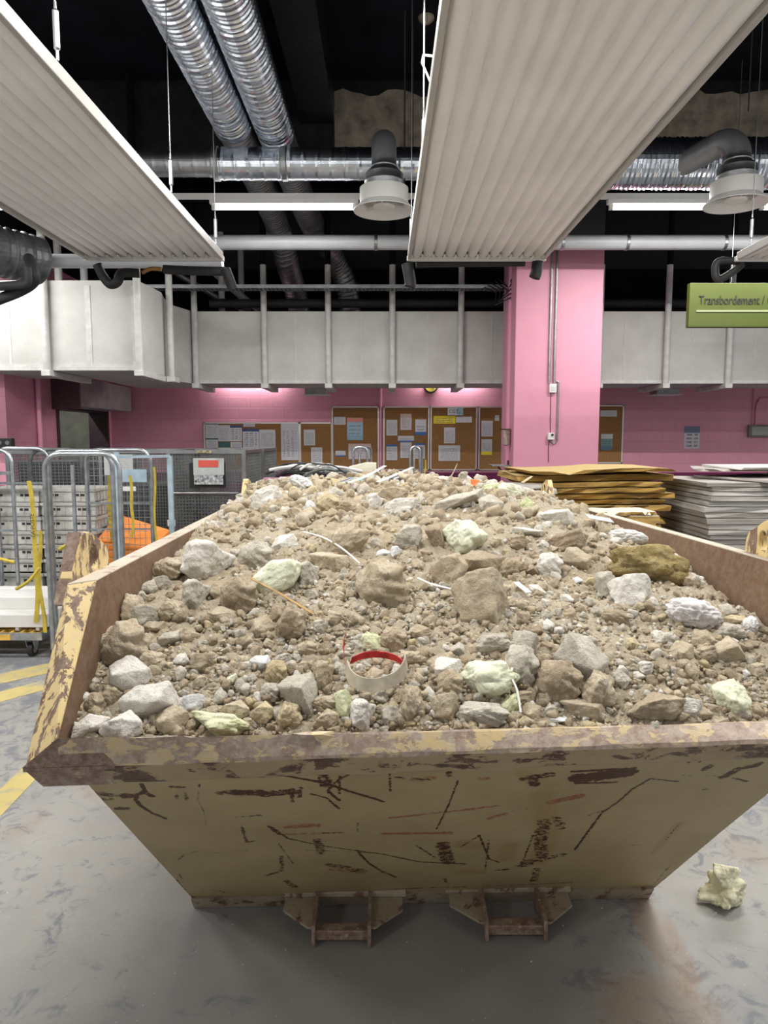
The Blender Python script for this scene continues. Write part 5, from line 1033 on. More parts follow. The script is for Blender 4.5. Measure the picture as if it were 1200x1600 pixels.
papers = [
 (c4_(45,272,118,366), 'green', 'crumpled sheet with green band, top left of the leftmost noticeboard'),
 (c4_(47,368,117,425), 'green', 'sheet with dark green band under the crumpled green one, lower left of the leftmost noticeboard'),
 (c4_(120,288,190,385), 'text', 'shiny text sheet in a sleeve, second from left on the leftmost noticeboard'),
 (c4_(193,290,262,385), 'shield', 'navy headed sheet in a sleeve on the leftmost noticeboard'),
 (c4_(125,390,187,422), 'greenf', 'small dark green card on the leftmost noticeboard'),
 (c4_(195,390,262,422), 'text', 'small white card right of the dark green card'),
 (c4_(272,276,342,298), 'blank', 'blank paper strip at the top of the leftmost noticeboard'),
 (c4_(270,310,365,425), 'shield', 'large white sheet with black symbols on the leftmost noticeboard'),
 (c4_(370,315,465,425), 'text', 'large plain text sheet right of the symbols sheet'),
 (c4_(502,276,603,500), 'table', 'long white sheet of tables at the right of the leftmost noticeboard'),
 (c4_(508,527,606,558), 'blank', 'small white strip under the long sheet of tables'),
 (c4_(638,315,705,410), 'text', 'upper text sheet on the narrow noticeboard'),
 (c4_(682,422,749,515), 'text', 'lower text sheet on the narrow noticeboard'),
 (c4_(820,237,890,285), 'text', 'small sheet of black figures at the top left of the poster noticeboard'),
 (c4_(900,242,995,378), 'poster', 'red and blue poster in the middle of its tall noticeboard'),
 (c4_(830,442,890,477), 'bluebar', 'small blue logo card low on the poster noticeboard'),
 (c4_(908,400,1044,493), 'pink', 'double pale pink notice low on the poster noticeboard'),
 (c5(175,264,243,362), 'text', 'upper left white notice of the seven on their noticeboard'), (c5(262,227,332,327), 'pink', 'topmost white notice of the seven on their noticeboard'),
 (c5(355,262,424,360), 'bluebar', 'upper right notice with blue print of the seven'), (c5(247,364,347,402), 'bluebar', 'wide blue strip in the middle of the seven notices'),
 (c5(175,418,243,516), 'blue', 'lower left notice with blue heading of the seven'), (c5(262,405,332,502), 'text', 'lower middle plain notice of the seven'),
 (c5(348,410,416,507), 'blue', 'lower right notice with blue heading of the seven'),
 (c5(470,240,607,288), 'yellow', 'bright yellow notice strip on the noticeboard left of the pillar'), (c5(610,244,709,281), 'blank', 'pale strip right of the yellow notice'),
 (c5(535,312,605,411), 'text', 'single text sheet under the yellow notice'), (c5(500,423,636,521), 'text', 'pair of joined text sheets low under the yellow notice'),
 (c5(768,270,840,368), 'text', 'upper text sheet beside the left side of the pillar'), (c5(768,385,836,483), 'yfoot', 'sheet with a yellow foot beside the left side of the pillar'),
 (c5(853,235,880,270), 'blank', 'small white card tucked behind the left side of the pillar'),
 ((938,641,964,651), 'blank', 'pale strip at the top of the noticeboard right of the pillar'), ((938.5,678,957.5,703), 'photo', 'blue and green picture notice right of the pillar'),
 ((935,666,968,701), 'shield', None)]
for r, k, lb in papers:
    if lb is None: continue
    y = BW if True else WY
    a = at(r[0], r[3], y-.004); b = at(r[2], r[1], y-.004); m_ = MB(); m_.box(a.x, b.x, y-.006, y+.004, a.z, b.z)
    tag(m_.build('paper_notice', PM[k]), lb, 'notice', 'notices pinned on the boards')
# wall poster further right
def on_wall(px0, py0, px1, py1, name, m, lb, cat, th=.006):
    a = at(px0, py1, WY); b = at(px1, py0, WY); m_ = MB(); m_.box(a.x, b.x, WY-th, WY-.0005, a.z, b.z); return tag(m_.build(name, m), lb, cat)
on_wall(1068, 666, 1094, 701, 'wall_poster', paper_mat('leaflet with figures', (.60,.55,.60), (.16,.20,.30), .3, rows=6, cols=2, ink=.7), 'poster with a blue header and rows of black figures on the pink wall at right', 'poster')
a = at(659, 0, BW); o = thing('paper_notice', 'white sheet lettered CGT above the yellow notice', 'notice', (at(711, 649, BW).x, BW, at(711, 649, BW).z), 'notices pinned on the boards')
r = c5(558,185,655,236); a = at(r[0], r[3], BW-.004); b = at(r[2], r[1], BW-.004); m_ = MB(); m_.box(a.x, b.x, BW-.008, BW+.004, a.z, b.z); m_.build('sheet', paper_mat('cgt sheet', (.62,.66,.66), rows=2, ink=0), o)
m_ = MB(); m_.box(a.x+(b.x-a.x)*.62, b.x, BW-.0095, BW-.008, a.z, b.z); m_.build('tinted_corner', mat('pale blue print', (.30, .48, .55), .5, var=.3, scale=30), o)
text('CGT', (a.x+.02, BW-.01, a.z+.045), .085, M_rubber, o, 'lettering', .0005)
m_ = MB(); zc_ = at(1190, 673, WY); m_.box(at(1167,673,WY).x, at(1167,673,WY).x+.7, WY-.09, WY, at(0,683,WY).z, at(0,664,WY).z)
o = thing('wall_cabinet', 'grey rectangular display box on the pink wall at the right edge', 'display box', (zc_.x, WY, at(0,683,WY).z)); m_.build('housing', mat('grey box rim', (.18,.18,.17), .5), o, bevel=.01)
m_ = MB(); m_.box(at(1171,673,WY).x, at(1167,673,WY).x+.66, WY-.095, WY-.088, at(0,680,WY).z, at(0,667,WY).z); m_.build('face', paper_mat('display face', (.36,.37,.33), rows=5, ink=.2), o)
m_ = MB(); q = at(1181, 640, WY); m_.tube([(q.x, WY-.02, at(0,664,WY).z), (q.x, WY-.02, 2.3), (q.x+.05, WY-.02, 2.42), (q.x+.6, WY-.02, 2.43)], .018, 8); tag(m_.build('wall_pipe', M_pinkY), 'pink painted pipe rising from the display box at the right', 'pipe')
m_ = MB(); q = at(1176, 640, WY); m_.tube([(q.x, WY-.015, at(0,664,WY).z), (q.x, WY-.015, 2.7)], .010, 8); tag(m_.build('wall_pipe', M_pinkY), 'thin pink painted pipe left of the bent one above the display box', 'pipe')
# wall clock half hidden
q = at(673, 603, WY); o = thing('wall_clock', 'round yellow faced wall clock half hidden under the duct', 'clock', (q.x, WY, q.z))
m_ = MB(); m_.lathe((q.x, WY-.03, q.z), [(.0, -.02), (.125, -.02), (.135, 0), (.135, .03)], 32, 'y'); m_.build('rim', M_rubber, o)
m_ = MB(); m_.lathe((q.x, WY-.052, q.z), [(.0, 0), (.105, 0), (.105, .003)], 32, 'y'); m_.build('dial', mat('yellow dial', (.75, .62, .10), .5), o)
m_ = MB(); m_.bar((q.x, WY-.056, q.z), (q.x+.05, WY-.056, q.z-.06), .01); m_.build('hand', M_rubber, o)
# louvred lamps / vents under the duct
for px0, px1, lb in ((478, 512, 'small grey ceiling lamp under the duct above the narrow noticeboard'), (1020, 1055, 'small grey ceiling lamp under the duct right of the pillar')):
    a = at(px0, 617, 12.2); b = at(px1, 604, 12.2); o = thing('duct_vent', lb, 'vent', ((a.x+b.x)/2, 12.2, a.z))
    m_ = MB(); m_.box(a.x, b.x, 12.0, 12.35, a.z, b.z+.06); m_.build('body', M_galvd, o, bevel=.01)
    m_ = MB(); m_.box(a.x-.03, b.x+.03, 11.96, 12.39, a.z-.012, a.z); m_.build('flange', M_white, o)
# vertical pink pipe joint on back wall
m_ = MB(); q = at(594.5, 660, WY); m_.tube([(q.x, WY-.02, 1.08), (q.x, WY-.02, 3)], .03, 8); tag(m_.build('wall_pipe', M_pinkY), 'pink painted upright pipe between the two tall noticeboards', 'pipe')
# ------------------------------------------------------------------ pillar fittings
FY = PY0
def pp(px, py): return at(px, py, FY-.02)
for (a, b, r, lb) in (((863, 388), (858, 599), .016, 'grey conduit on the pillar, left one of the pair'), ((874, 388), (866, 598), .016, 'grey conduit on the pillar, right one of the pair')):
    m_ = MB(); u = pp(*a); v = pp(*b); m_.tube([(v.x, FY-.016, v.z), (v.x, FY-.016, u.z)], r, 10); tag(m_.build('conduit', M_galvd, smooth=True), lb, 'conduit')
m_ = MB(); u = pp(873, 596); v = pp(871, 688); w_ = pp(862, 694); m_.tube([(u.x-.03, FY-.015, u.z), (u.x, FY-.015, u.z), (u.x, FY-.015, v.z), (w_.x+.03, FY-.012, w_.z), (w_.x-.03, FY-.012, v.z)], .012, 8); tag(m_.build('conduit', M_galvd), 'thin conduit joining the two white switch boxes on the pillar', 'conduit')
for (px0, py0, px1, py1, lb, key) in ((858, 600, 869, 613.5, 'upper white switch box on the pink pillar', 0), (855.5, 676.5, 865.5, 687, 'lower white socket box with a black knob on the pillar', 1)):
    a = pp(px0, py1); b = pp(px1, py0); o = thing('switch_box', lb, 'switch', ((a.x+b.x)/2, FY, a.z)); m_ = MB(); m_.box(a.x, b.x, FY-.05, FY, a.z, b.z); m_.build('housing', M_white, o, bevel=.005)
    cx, cz = (a.x+b.x)/2, (a.z+b.z)/2
    if key: m_ = MB(); m_.lathe((cx+.015, FY-.05, cz+.02), [(.016, -.012), (.018, 0)], 14, 'y'); m_.build('knob', M_rubber, o)
    else: m_ = MB(); m_.box(cx-.025, cx+.025, FY-.055, FY-.05, cz-.03, cz+.03); m_.build('rocker', M_alu, o)
m_ = MB(); 
pts = [pp(861, 614), pp(861, 640), pp(860, 655), pp(860.5, 676)]; m_.tube([(p.x, FY-.004, p.z) for p in pts], .005, 6); pts = [pp(858, 688), pp(857, 705), pp(857.5, 722)]
tag(m_.build('thin_wire', M_rustdk), 'thin dark wire between the two boxes on the pillar', 'wire')
m_ = MB(); m_.tube([(p.x, FY-.004, p.z) for p in pts], .005, 6); tag(m_.build('thin_wire', M_rustdk), 'thin dark wire below the lower box on the pillar', 'wire')
# small white box on the duct hanger right of the pillar
a = at(928, 591, 10.86); b = at(936.5, 561, 10.86); o = thing('junction_box', 'white louvred junction box on the hanger right of the pillar', 'junction box', (a.x, 10.86, a.z)); m_ = MB(); m_.box(a.x, b.x, 10.80, 10.895, a.z, b.z); m_.build('housing', M_white, o, bevel=.005)
m_ = MB(); 
for i in range(4): m_.box(a.x+.02, b.x-.02, 10.792, 10.80, a.z+.05+i*.05, a.z+.06+i*.05)
m_.build('louvre', M_galvd, o)
# bracket shelf + bag on the left side of the pillar
q = at(765, 731, 9.9); o = thing('shelf_bracket', 'grey bracket shelf on the left side of the pillar', 'shelf', (1.6, 9.9, 1.3))
zt = at(780, 726, 9.9).z; m_ = MB(); m_.box(1.755-.26, 1.755, 9.75, 10.05, zt-.02, zt); m_.build('plate', M_galvd, o, bevel=.004)
m_ = MB(); m_.bar((1.745, 9.9, zt-.20), (1.745, 9.9, zt+.06), .03); m_.bar((1.745, 9.9, zt-.18), (1.60, 9.9, zt-.03), .02); m_.build('bracket', M_rustdk, o)
o = thing('clear_bag', 'crumpled clear plastic bag hooked on the left side of the pillar', 'bag', (1.72, 9.8, 2.0))
m_ = MB(); zt = at(775, 672, 9.8).z; m_.lathe((1.695, 9.8, zt-.20), [(.0, -.02), (.05, .0), (.055, .08), (.05, .16), (.06, .2)], 12)
m_.build('bag', mat('cloudy plastic', (.42, .32, .28), .4, var=.3, scale=20), o)
m_ = MB(); m_.bar((1.60, 9.8, zt+.01), (1.76, 9.8, zt+.01), .015); m_.build('hook', M_rustdk, o)
# ------------------------------------------------------------------ stacks of boards behind the skip
def slab(name, mats, cx, cy, z, w, d, h, rz, label, group, cat='board', sag=0, dent=0):
    m_ = MB(); nx = 8; vs = []; fs = []
    for k in range(2):
        for i in range(nx+1):
            for j in range(2):
                u = i/nx-.5; x = u*w + random.uniform(-dent, dent)*(i in (0, nx)); y = (j-.5)*d + random.uniform(-dent, dent)
                zz = k*h - sag*4*u*u*0 + sag*math.sin(u*5+random.random()*.3)
                vs.append((x, y, zz))
    S = (nx+1)*2
    for i in range(nx):
        a = i*2; fs += [(a, a+1, a+3, a+2), (S+a, S+a+2, S+a+3, S+a+1), (a, a+2, S+a+2, S+a), (a+1, S+a+1, S+a+3, a+3)]
    fs += [(0, S, S+1, 1), (2*nx, 2*nx+1, S+2*nx+1, S+2*nx)]
    m_.add(vs, fs); o = m_.build(name, mats, origin=(0,0,0)); o.location = (cx, cy, z); o.rotation_euler.z = rz
    return tag(o, label, cat, group)
def board_edges(name, face, e1, e2, sc):  # layered edges
    m, nt, b = nodes(name); g = N(nt, 'ShaderNodeNewGeometry'); mp = N(nt, 'ShaderNodeMapping'); mp.inputs['Scale'].default_value = (sc[0], sc[1], sc[2]); L(nt, g.outputs['Position'], mp.inputs[0])
    n = noise_n(nt, 1, 6, .65, vec=mp.outputs[0]); oi = N(nt, 'ShaderNodeObjectInfo')
    c = ramp(nt, n.outputs['Fac'], [(.35, e2), (.62, e1)]).outputs[0]
    c = mixc(nt, math_n(nt, 'MULTIPLY', oi.outputs['Random'], .45), c, e2)
    sep = N(nt, 'ShaderNodeSeparateXYZ'); L(nt, g.outputs['True Normal'], sep.inputs[0])
    c = mixc(nt, math_n(nt, 'GREATER_THAN', sep.outputs['Z'], .7), c, face)
    L(nt, c, b.inputs['Base Color']); b.inputs['Roughness'].default_value = .75; bump(nt, b, n.outputs['Fac'], .3, .01); return m
M_yb = board_edges('ochre board', (.50, .36, .14), (.66, .40, .09), (.14, .085, .025), (2.5, 2.5, 30))
M_yb2 = board_edges('cream faced ochre board', (.66, .59, .46), (.60, .38, .10), (.20, .13, .05), (3, 3, 30))
M_gb = board_edges('grey board', (.34, .31, .28), (.46, .43, .39), (.20, .185, .17), (2, 2, 70))
M_gbl = board_edges('pale grey board', (.55, .53, .50), (.66, .64, .61), (.36, .34, .31), (2, 2, 70))
z = 0.0; k = 0
while z < 1.40:
    h = random.uniform(.035, .05); r = random.uniform(-.04, .04)
    slab('ochre_board', M_yb, 1.80+random.uniform(-.05, .05), 6.4+random.uniform(-.05, .05), z, 1.22+random.uniform(-.12, .10), .95, h, r, 'ochre board in the tall stack behind the skip, left of the grey stack', 'ochre boards stacked behind the skip', sag=.006, dent=.03)
    z += h + .010; k += 1
slab('ochre_board', M_yb, 1.80, 6.3, z+.012, 1.20, .9, .03, .06, 'topmost warped ochre board of the stack in front of the pillar', 'ochre boards stacked behind the skip', sag=.014, dent=.05)
# cream boards lying lower, between the stacks
z = 0.0
while z < 1.10:
    slab('cream_board', M_yb2, 1.72+random.uniform(-.03,.03), 5.25, z, .52, .42, .05, random.uniform(-.03,.03), 'cream faced board in the low stack right behind the skip edge', 'cream boards in the low stack'); z += .052
slab('cream_board', M_yb2, 1.62, 5.20, z+.004, .36, .30, .025, -.12, 'cream faced board with a broken corner, left one on the low stack', 'cream boards in the low stack', dent=.03)
slab('cream_board', M_yb2, 1.88, 5.24, z+.004, .16, .34, .022, .05, 'cream faced board sticking out to the right on the low stack', 'cream boards in the low stack', dent=.02)
slab('pale_block', M_gbl, 1.42, 4.55, .0, .5, .5, 1.02, -.2, 'pale carton block just beyond the right edge of the skip', None, cat='block')
# grey stack
z = 0.0; k = 0
while z < 1.34:
    h = random.choice((.030, .034, .04)); light = random.random() < .3
    slab('stacked_board', M_gbl if light else M_gb, 3.78+random.uniform(-.03, .03)+(.10 if z < .9 else 0)*0, 6.05+random.uniform(-.02, .02), z, 2.45, 1.05, h, random.uniform(-.012, .012), ('pale edged' if light else 'grey') + ' panel in the big flat stack at the right', 'panels in the big grey stack', cat='panel', dent=.012, sag=.002)
    z += h + .006; k += 1
for i, (cx, cy, w, d, rz) in enumerate(((3.3, 5.95, .9, .8, .3), (3.9, 5.9, 1.0, .7, -.2), (4.3, 6.2, 1.2, .8, .15), (3.05, 6.2, .6, .7, -.4), (3.6, 6.1, 1.4, .7, .05))):
    slab('stacked_board', M_gbl if i in (2, 4) else M_gb, cx, cy, z, w, d, .02, rz, 'loose panel piece lying skewed on top of the big grey stack', 'loose pieces on the grey stack', cat='panel', dent=.04, sag=.003); z += .022
# stacks behind the skip, left and middle
def stack(cx, cy, w, d, ztop, m, label, group, h=.045):
    z = 0.0
    while z < ztop - h:
        slab('stacked_board', m, cx+random.uniform(-.03,.03), cy+random.uniform(-.03,.03), z, w, d, h-.004, random.uniform(-.03,.03), label, group, cat='panel', dent=.01); z += h
    return z
zt1 = stack(-.55, 6.0, .95, .8, 1.36, M_gb, 'grey panel in the stack behind the heap, left of centre', 'panels in the stack behind the heap left of centre')
slab('stacked_board', M_gbl, -.30, 5.8, zt1+.002, 1.15, .6, .02, .06, 'pale panel lying across the top of the stack left of centre', None, cat='panel', dent=.02)
zt2 = stack(.72, 6.0, 1.25, .8, 1.33, M_gbl, 'pale panel in the stack behind the heap, in front of the pillar', 'panels in the stack behind the heap by the pillar')
slab('stacked_board', M_gb, .80, 5.8, zt2+.002, 1.0, .5, .018, -.08, 'thin panel skewed on top of the stack by the pillar', None, cat='panel', dent=.03)
# white louvred grille stack
o = thing('louvre_stack', 'cream fluted grille leaning on the stack behind the heap', 'grille', (-.3, 5.95, zt1+.024))
a = at(527, 745, 5.9); b = at(588, 724, 5.9); mt = mat('cream lacquer', (.66, .63, .52), .5, var=.05); zb = zt1+.024
m_ = MB(); m_.prism([(a.x, 5.7, zb), (b.x, 5.7, zb), (b.x, 5.7, zb+.12), (b.x-.08, 5.7, zb+.125), (a.x+.1, 5.7, zb+.09)], (0, .35, 0)); m_.build('block', mt, o)
m_ = MB()
for i in range(12): x = a.x+.06+(b.x-a.x-.06)*i/12; m_.box(x, x+.008, 5.69, 5.70, zb, zb+.05+.06*i/12)
m_.build('flute', mt, o)
# cables and hoses heap
random.seed(3)
for i in range(20):
    c = Vector((-.60+random.uniform(-.16,.20), 5.72+random.uniform(-.15,.15), zt1+.03+random.uniform(0,.07))); a_ = random.uniform(-.5,.5); ln = random.uniform(.12,.26); bow = random.uniform(.01,.08)
    pts = [c + Vector((math.cos(a_)*s*ln, math.sin(a_)*s*ln*.6, bow*(1-s*s) + random.uniform(-.01,.01))) for s in (-1,-.6,-.2,.2,.6,1)]
    m_ = MB(); m_.tube(smooth_path(pts, 5), random.choice((.006, .009, .012)), 8)
    tag(m_.build('cable_offcut', [M_hose, M_hose, M_galvd, M_white, M_darksteel][i%5], smooth=True), ['black', 'black', 'steel grey', 'white', 'dark grey'][i%5] + ' cable or pipe offcut tangled behind the heap at left', 'cable', 'offcuts tangled behind the heap')
m_ = MB(); m_.box(-.95, -.78, 5.5, 5.6, zt1+.0, zt1+.04); tag(m_.build('pink_block', mat('mauve plastic', (.45,.20,.28), .6)), 'mauve flat piece under the tangled offcuts', 'offcut')
# ------------------------------------------------------------------ roll containers
def hoop(m_, a, b, z0, z1, r=.017, rc=.11):
    a = Vector(a); b = Vector(b); d = (b-a).normalized(); pts = [Vector((a.x, a.y, z0)), Vector((a.x, a.y, z1-rc))]
    for i in range(1, 6): t_ = PI/2*i/5; pts.append(Vector((a.x, a.y, z1-rc)) + d*(rc*(1-math.cos(t_))) + Vector((0,0,rc*math.sin(t_))))
    for i in range(0, 6): t_ = PI/2*i/5; pts.append(Vector((b.x, b.y, z1-rc)) - d*(rc*(1-math.sin(t_))) + Vector((0,0,rc*math.cos(t_))))
    pts.append(Vector((b.x, b.y, z0))); m_.tube(pts, r, 10)
def caster(o, x, y, side=-1):
    m_ = MB(); m_.tube([(x-.018, y, .055), (x+.018, y, .055)], .055, 20); w = m_.build('wheel', M_rubber, o, smooth=True)
    m_ = MB(); m_.tube([(x-.02, y, .055), (x+.02, y, .055)], .03, 14); w2 = m_.build('hub', M_zinc, w)
    m_ = MB(); m_.hexa([(x-.03, y-.03, .05), (x+.03, y-.03, .05), (x+.03, y+.03, .05), (x-.03, y+.03, .05), (x-.045, y-.05, .155), (x+.045, y-.05, .155), (x+.045, y+.05, .155), (x-.045, y+.05, .155)])
    m_ = MB()
    for s in (-1, 1): m_.prism([(x+s*.026, y-.02, .045), (x+s*.026, y+.02, .045), (x+s*.026, y+.055, .155), (x+s*.026, y-.055, .155)], (s*.004, 0, 0))
    m_.box(x-.04, x+.04, y-.06, y+.06, .15, .165); m_.build('fork', M_zinc, o)
def deck(o, x0, x1, y0, y1, m=None):
    m_ = MB()
    for i in range(15): xx = x0+(x1-x0)*i/14; m_.box(xx-.008, xx+.008, y0, y1, .185, .205)
    for i in range(7): yy = y0+(y1-y0)*i/6; m_.box(x0, x1, yy-.012, yy+.012, .180, .203)
    m_.build('slatted_deck', m or M_dolly, o)
    m_ = MB(); m_.box(x0-.02, x1+.02, y0-.02, y0+.0, .15, .205); m_.box(x0-.02, x1+.02, y1, y1+.02, .15, .205); m_.box(x0-.02, x0, y0, y1, .15, .205); m_.box(x1, x1+.02, y0, y1, .15, .205); m_.build('deck_rim', M_zinc, o)
    m_ = MB(); m_.box(x0-.005, x1-.22, y0-.026, y0-.02, .152, .195); m_.build('yellow_edge', M_dolly, o)
    for xx in (x0+.07, x1-.1):
        for yy in (y0+.07, y1-.07): caster(o, xx, yy)
def straps(o, x, y, z0, z1, w=.03, dx=.0):
    m_ = MB(); n = 14; vs = []; fs = []
    for i in range(n+1):
        t_ = i/n; xx = x+dx*math.sin(t_*PI)+.008*math.sin(t_*9); zz = z0+(z1-z0)*t_; vs += [(xx-w/2, y, zz), (xx+w/2, y-.006*math.sin(t_*7), zz), (xx+w/2, y+.004, zz), (xx-w/2, y+.004, zz)]
    for i in range(n):
        a = 4*i; fs += [(a, a+1, a+5, a+4), (a+2, a+3, a+7, a+6), (a+1, a+2, a+6, a+5), (a+3, a, a+4, a+7)]
    m_.add(vs, fs); return m_.build('strap', M_yellow, o)
def mesh_grid(m_, a, b, z0, z1, nu, nv, r=.0022):
    a = Vector(a); b = Vector(b)
    for i in range(nu+1): p = a.lerp(b, i/nu); m_.bar((p.x, p.y, z0), (p.x, p.y, z1), r*2)
    for j in range(nv+1): z = z0+(z1-z0)*j/nv; m_.bar((a.x, a.y, z), (b.x, b.y, z), r*2)
# A: near left container with yellow deck and white cartons
o = thing('roll_container', 'roll container with yellow slatted deck and white cartons at the left edge', 'roll container', (-3.15, 5.7, 0))
deck(o, -3.75, -2.66, 5.32, 6.02)
m_ = MB(); hoop(m_, (-3.72, 6.1, 0), (-3.22, 6.1, 0), .2, 1.60); m_.bar((-3.72, 6.1, 1.40), (-3.22, 6.1, 1.40), .03); m_.bar((-3.72, 6.1, .9), (-3.22, 6.1, .9), .02); m_.build('end_frame', M_zinc, o, smooth=True)
for k, (x0, x1, y0, y1, z0, z1, lb) in enumerate(((-3.7, -2.62, 5.36, 5.98, .235, .335, 'lower white flat carton on the yellow deck'), (-3.66, -2.66, 5.55, 6.0, .335, .43, 'upper white flat carton set back on the lower one'))):
    m_ = MB(); m_.box(x0, x1, y0, y1, z0, z1)
    if k == 0:
        for xx in (-3.6, -3.42, -3.24, -3.06, -2.88, -2.72): m_.box(xx, xx+.03, y0+.01, y1, .206, .235)
    tag(m_.build('white_carton', mat('white carton %d' % k, (.66, .65, .63), .55, var=.02), bevel=.004), lb, 'carton', 'white cartons on the roll container')
# B: tall zinc frame container standing at the skip corner
o = thing('roll_container', 'empty roll container with two tall zinc hoops just left of the skip corner', 'roll container', (-2.25, 5.5, 0))
m_ = MB(); hoop(m_, (-2.555, 5.3, 0), (-1.99, 5.3, 0), .08, 1.585, .019, .12); m_.build('front_hoop', M_zinc, o, smooth=True)
m_ = MB(); hoop(m_, (-2.62, 5.5, 0), (-2.12, 5.5, 0), .16, 1.60, .019, .12); m_.build('rear_hoop', M_zinc, o, smooth=True)
m_ = MB(); m_.bar((-2.55, 5.32, .14), (-1.97, 5.32, .14), .04); m_.bar((-2.60, 5.5, .16), (-1.97, 5.9, .16), .04); m_.bar((-2.55, 5.32, .14), (-2.60, 5.52, .14), .04); m_.bar((-1.97, 5.32, .14), (-1.97, 5.9, .14), .04); m_.bar((-2.50,5.32,.42),(-1.99,5.32,.55), .008)
m_.build('base_frame', M_zinc, o)
m_ = MB(); m_.bar((-2.36, 5.34, .16), (-2.36, 5.34, 1.50), .022); m_.build('inner_upright', M_zinc, o)
m_ = MB(); m_.bar((-2.25, 5.9, .16), (-2.25, 5.9, 1.56), .05, .03); m_.build('blue_upright', M_blue, o)
m_ = MB(); m_.bar((-1.70, 5.6, .16), (-1.70, 5.6, 1.56), .035, .03); m_.bar((-1.98, 5.32, .16), (-1.70, 5.6, .16), .03); m_.bar((-1.99, 5.32, 1.56), (-1.70, 5.6, 1.56), .02); m_.build('side_upright', M_blue, o)
for xx in (-2.5, -2.02): caster(o, xx, 5.38)
st = straps(o, -2.70, 5.34, .28, 1.38, .035, .03)
tx = text('LA POSTE', (-2.688, 5.333, .98), .05, M_rubber, st, 'lettering', .0003, (PI/2, -PI/2, 0)) if False else None
lt = bpy.data.curves.new('lettering', 'FONT'); lt.body = 'LA POSTE'; lt.size = .042
tmp = bpy.data.objects.new('lettering', lt); COL.objects.link(tmp); bpy.context.view_layer.update()
me = bpy.data.meshes.new_from_object(tmp.evaluated_get(bpy.context.evaluated_depsgraph_get())); bpy.data.objects.remove(tmp)
lo = bpy.data.objects.new('lettering', me); COL.objects.link(lo); me.materials.clear(); me.materials.append(M_rubber); lo.parent = st
lo.matrix_local = Matrix.Translation(Vector((-2.665, 5.325, .95)) - Vector(o['_o'])) @ Matrix.Rotation(-PI/2, 4, 'Y') @ Matrix.Rotation(PI/2, 4, 'X')
straps(o, -2.63, 5.335, .20, 1.0, .03, -.02)
straps(o, -1.93, 5.33, .95, 1.42, .022, .015)
m_ = MB(); m_.tube(smooth_path([(-3.2, 5.3, .86), (-2.95, 5.28, .80), (-2.82, 5.3, .76)], 6), .012, 6); tag(m_.build('loose_strap', M_yellow), 'loose yellow strap hanging across at the left edge', 'strap')
m_ = MB(); m_.tube(smooth_path([(-2.62, 5.28, .72), (-2.70, 5.26, .62), (-2.80, 5.27, .56)], 6), .014, 6); tag(m_.build('loose_strap', M_yellow), 'short yellow strap end tied at the zinc hoop', 'strap')
m_ = MB(); m_.tube(smooth_path([(-2.47, 5.30, .86), (-2.40, 5.29, .90), (-2.36, 5.30, .94)], 6), .016, 6); tag(m_.build('loose_strap', M_yellow), 'yellow strap end knotted on the inner upright', 'strap')
# C: container with crates behind
o = thing('roll_container', 'roll container loaded with grey crates behind the front hoops', 'roll container', (-3.0, 6.7, 0))
deck(o, -3.62, -2.66, 6.35, 7.05, M_darksteel)
m_ = MB(); hoop(m_, (-3.48, 6.32, 0), (-3.0, 6.32, 0), .2, 1.61); m_.bar((-3.48, 6.32, 1.3), (-3.0, 6.32, 1.3), .02); m_.build('end_frame', M_zinc, o, smooth=True)
m_ = MB(); hoop(m_, (-3.18, 6.34, 0), (-2.72, 6.34, 0), 1.3, 1.60); m_.build('inner_frame', M_darksteel, o, smooth=True)
cr = thing('plastic_crate', 'x', 'crate', (0, 0, 0), 'stacked grey plastic crates')
m_ = MB(); w, d, h = .50, .40, .125
m_.box(-w/2, w/2, -d/2, d/2, 0, .01); m_.box(-w/2, w/2, -d/2, -d/2+.01, 0, h); m_.box(-w/2, w/2, d/2-.01, d/2, 0, h); m_.box(-w/2, -w/2+.01, -d/2, d/2, 0, h); m_.box(w/2-.01, w/2, -d/2, d/2, 0, h)
for i in range(6): m_.box(-w/2+.05+i*.078, -w/2+.06+i*.078, -d/2-.006, -d/2, .01, h-.03)
for i in range(5): m_.box(w/2, w/2+.006, -d/2+.05+i*.07, -d/2+.06+i*.07, .01, h-.03)
m_.build('shell', M_crate, cr)
m_ = MB(); m_.box(-w/2-.012, w/2+.012, -d/2-.012, -d/2, h-.03, h-.004); m_.box(-w/2-.012, w/2+.012, d/2, d/2+.012, h-.03, h-.004); m_.box(-w/2-.012, -w/2, -d/2, d/2, h-.03, h-.004); m_.box(w/2, w/2+.012, -d/2, d/2, h-.03, h-.004); m_.build('rim', M_crate, cr)
for i in range(2): m_ = MB(); m_.box(-.16+i*.24, -.08+i*.24, -d/2-.0015, -d/2, .05, .072); m_.build('hand_hole', M_rubber, cr)
first = True
for si, (cx, cy, lab) in enumerate(((-3.40, 6.60, 'left'), (-2.89, 6.62, 'right'))):
    for k in range(8):
        c = cr if first else copy_tree(cr); first = False
        c.location = (cx+random.uniform(-.008,.008), cy, .206+k*.131); c.rotation_euler.z = random.uniform(-.02,.02)
        c['label'] = ('topmost' if k == 7 else ['bottom', 'second lowest', 'third lowest', 'fourth from bottom', 'fifth from bottom', 'sixth from bottom', 'second highest'][k]) + ' grey plastic crate of the %s crate stack' % lab
straps(o, -2.46, 6.3, .6, 1.52, .04)
